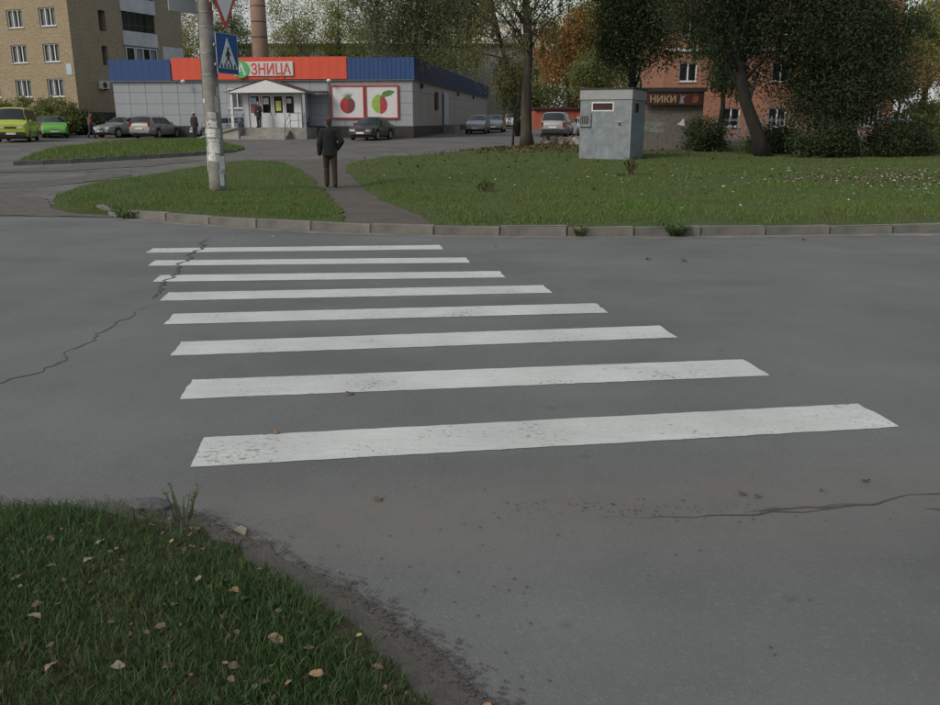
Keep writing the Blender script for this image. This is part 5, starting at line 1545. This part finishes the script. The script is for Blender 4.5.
tree('dark_willow', 'broad dark willow drooping almost to the lawn at the right', (15.4, 35.5), [(0, 0, -.1), (-.1, 0, 1.2), (.1, 0, 3), (0, .1, 5.5), (.2, .2, 9)], .36,
     [(-2.5, .3, 3.2, .8, .8, 1.5), (-1.6, -.3, 1.9, 1.0, .8, .9), (.7, .2, 2.0, 1.1, .9, .9), (-1.2, -.3, 5.0, 1.7, 1.6, 2.2), (-.4, -.2, 5.8, 1.4, 1.5, 2.0), (-1.1, 0, 8.2, 1.7, 1.8, 2.2), (-.6, -.4, 3.0, 1.7, 1.3, 1.5), (1.1, .2, 3.2, 1.1, 1.0, 1.0), (1.9, .2, 5.1, .9, .9, .6), (.8, .1, 4.6, 1.0, 1.0, .9)], 420, 300, .50, .12, LM_dark, M_bark_d, limbs=36, shell=.1, aspect=.34)
tree('dark_willow', 'dark hanging tree behind the booth and pavilion', (8.6, 47.5), [(0, 0, -.1), (.1, 0, 2), (0, 0, 5), (.2, 0, 10)], .3,
     [(0, 0, 7.2, 2.3, 1.9, 2.5), (1.3, 0, 5.6, 1.3, 1.2, 1.5), (.2, 0, 4.6, 1.5, 1.1, 1.0), (.9, 0, 9.4, 2.8, 2.2, 2.4), (-.4, 0, 5.2, 1.7, 1.5, 1.5)], 240, 260, .55, .13, leaf_mat('leaf_willow_b', (.04, .06, .026), (.085, .11, .045), .35, .3), M_bark_d, limbs=26, shell=.25)
def bush(label, loc, rx, rz, n, lm, size=.12, ry=None, name='bush'):
    return tree(name, label, loc, [(0, 0, -.05), (.05, 0, rz*.6), (0, 0, rz*1.2)], .05, [(0, 0, rz*.95, rx, ry or rx*.8, rz), (-rx*.4, 0, rz*.6, rx*.7, rx*.6, rz*.6), (rx*.45, 0, rz*.65, rx*.65, rx*.6, rz*.6)], int(n*1.3), 90, .24, size*.85, lm, M_bark_d, limbs=14, shell=.35, cat='bush')
bush('dark round bush right of the brick pavilion', (10.7, 39.5), 1.0, .85, 60, LM_bush)
bush('dark bush under the drooping willow', (14.0, 34.5), 1.2, .8, 80, LM_bush)
bush('dense dark bush at the right edge of the willows', (17.3, 35.2), 1.2, .75, 90, LM_bush)
bush('low bush between the two willow trunks', (13.0, 37.5), 1.1, .6, 60, LM_bush)
bush('pale grey green shrub at the far right edge', (20.5, 37.5), 1.5, .6, 60, LM_green)
# shrubs before the tan block
bush('dark shrub under the ground floor windows of the tan block', (-31.6, 67.5), 2.2, 1.35, 130, LM_green, .2, 1.2)
bush('green shrub at the left under the tan block windows', (-35.4, 69), 2.0, 1.45, 110, LM_green, .2, 1.2)
bush('low shrub by the corner of the tan block', (-29.3, 67.8), 1.2, .8, 60, LM_bush, .18, .9)
tree('small_tree', 'small tree whose dark leaves reach in at the left edge', (-33.3, 58), [(0, 0, -.1), (.1, 0, 2.5), (0, 0, 5), (.1, 0, 7.5)], .14, [(0, 0, 6.3, 1.6, 1.5, 1.7)], 50, 70, .35, .2, LM_bush, limbs=18)
# trees behind the shop
spec = [(-42, 104, 15, 4.0, LM_yellow, 'yellow green tree between the tan block and the pole'), (-36, 112, 17, 4.2, LM_yg, 'yellow green tree rising left of the brick chimney'),
        (-31, 118, 18, 4.0, LM_green, 'green tree just left of the brick chimney'), (-22.5, 116, 17, 3.8, LM_yg, 'yellow green birch just right of the brick chimney'),
        (-17.5, 121, 19, 4.2, LM_yg, 'pale yellow green tree second from the chimney'), (-12, 117, 18, 4.2, LM_green, 'green tree behind the middle of the red fascia'),
        (-7, 122, 19, 4.2, LM_yg, 'yellow green tree behind the right end of the red fascia'), (-1.5, 118, 17, 4.0, LM_green, 'green tree behind the blue corner of the shop')]
for i, (x, y, h, r_, lm, lb) in enumerate(spec):
    tree('birch_tree', lb, (x, y), [(0, 0, -.1), (.2, 0, h*.3), (-.1, 0, h*.6), (.1, 0, h)], .24, [(0, 0, h*.52, r_*.9, r_*.9, h*.24), (random.uniform(-1, 1), 0, h*.78, r_*.75, r_*.75, h*.24), (random.uniform(-2, 2), 0, h*.4, r_*.7, r_*.7, h*.16)], 115, 120, .70, .24, lm, M_bark_b if i % 2 else M_bark, limbs=26, twigs=60, shell=.2, group='trees behind the shop')
tree('rowan_tree', 'orange leaved tree beside the pale tower block', (9.6, 88), [(0, 0, -.1), (.1, 0, 3), (-.1, 0, 6), (0, 0, 11)], .2, [(-1.0, 0, 6.0, 2.2, 1.8, 1.8), (.8, 0, 8.6, 2.9, 2.2, 2.8), (-.8, 0, 8.2, 2.3, 2, 1.6), (1.5, 0, 5.8, 2.0, 1.8, 1.8)], 170, 120, .5, .22, LM_orange, limbs=24, twigs=30, shell=.25)
tree('maple_tree', 'yellow leaved tree behind the left edge of the booth', (12.6, 88), [(0, 0, -.1), (0, 0, 4), (.2, 0, 8), (0, 0, 13)], .22, [(0, 0, 9.2, 2.8, 2.4, 3.4), (-.8, 0, 5.6, 2.4, 2.2, 2.6)], 140, 120, .55, .22, LM_yellow, limbs=26, twigs=30, shell=.25)
tree('maple_tree', 'olive green tree low behind the silver off-roader', (10.6, 78), [(0, 0, -.1), (0, 0, 3), (.2, 0, 6)], .16, [(0, 0, 4.6, 1.7, 1.7, 2.0)], 80, 120, .45, .2, LM_green, limbs=20, shell=.25)
tree('pale_tree', 'yellow green tree at the far right edge behind the willows', (36.8, 72), [(0, 0, -.1), (.1, 0, 4), (0, 0, 8), (0, 0, 12)], .25, [(0, 0, 7.0, 3.2, 2.6, 3.2), (-2.0, 0, 4.6, 2.0, 1.8, 1.8)], 140, 120, .6, .22, LM_yg, limbs=26, shell=.25)
tree('rusty_tree', 'brownish leaved tree low at the far right edge', (30.0, 62), [(0, 0, -.1), (.1, 0, 2), (0, 0, 5)], .14, [(0, 0, 4.2, 2.4, 1.8, 1.6)], 70, 70, .5, .22, LM_rust, limbs=20, shell=.25)
for i, (x, y, h, r_) in enumerate([(40, 95, 15, 4.5), (48, 88, 16, 5), (20, 110, 18, 5), (28, 105, 18, 5), (-52, 92, 16, 4.5), (-62, 96, 17, 5)]):
    tree('distant_tree', ['tall green tree far off beyond the right edge', 'outermost tall tree beyond the right edge', 'tall tree far behind the orange building, left one', 'tall tree far behind the orange building, right one', 'tall tree far behind the tan block', 'outermost tree far behind the tan block'][i], (x, y), [(0, 0, -.1), (.2, 0, h*.4), (0, 0, h)], .3, [(0, 0, h*.6, r_, r_, h*.34)], 70, 60, .9, .42, [LM_yg, LM_green][i % 2], limbs=20, shell=.35, group='far trees')

for i, (x, y, h, r_) in enumerate([(9, 122, 10, 4), (17, 126, 11, 4.5), (25, 130, 12, 5), (33, 118, 11, 5), (-50, 118, 13, 5)]):
    tree('distant_tree', ['olive tree low behind the red garage', 'dull green tree behind the yellow leaved tree', 'rounded tree far behind the booth roof', 'dense tree far behind the willows', 'wide green tree behind the roof of the tan block'][i], (x, y), [(0, 0, -.1), (.2, 0, h*.4), (0, 0, h)], .3, [(0, 0, h*.5, r_, r_, h*.48)], 110, 90, .9, .34, [LM_green, LM_rust, LM_green, LM_yg, LM_green][i], limbs=20, shell=.2, group='far trees')


bush('broad pale green shrub beyond the far right willow', (31.5, 63), 2.8, 1.3, 110, LM_green, .2, 1.4)
bush('yellowish shrub at the right edge under the pale tree', (36.5, 66), 3.0, 1.5, 110, LM_yg, .2, 1.4)
bush('wide olive shrub outermost at the right', (42, 64), 3.0, 1.6, 100, LM_rust, .2, 1.4)

tree('dark_tree', 'slender dark tree behind the leaning willow trunk', (12.9, 45.5), [(0, 0, -.1), (.1, 0, 2), (0, 0, 4), (.1, 0, 8)], .16, [(-.2, 0, 5.6, 1.6, 1.3, 2.4), (.3, 0, 3.6, 1.0, .9, 1.0), (0, 0, 8.4, 1.8, 1.5, 1.6)], 130, 170, .42, .15, LM_dark, M_bark_d, droop=.9, limbs=22, shell=.15, aspect=.4)
tree('dark_tree', 'thick dark tree behind the broad drooping willow', (19.8, 47.5), [(0, 0, -.1), (.1, 0, 2), (0, 0, 4), (.1, 0, 8)], .2, [(0, 0, 4.8, 2.3, 1.6, 2.6), (-.6, 0, 2.8, 1.6, 1.2, 1.4), (0, 0, 7.8, 1.9, 1.5, 1.6)], 160, 170, .45, .15, LM_dark, M_bark_d, droop=.9, limbs=22, shell=.15, aspect=.4)
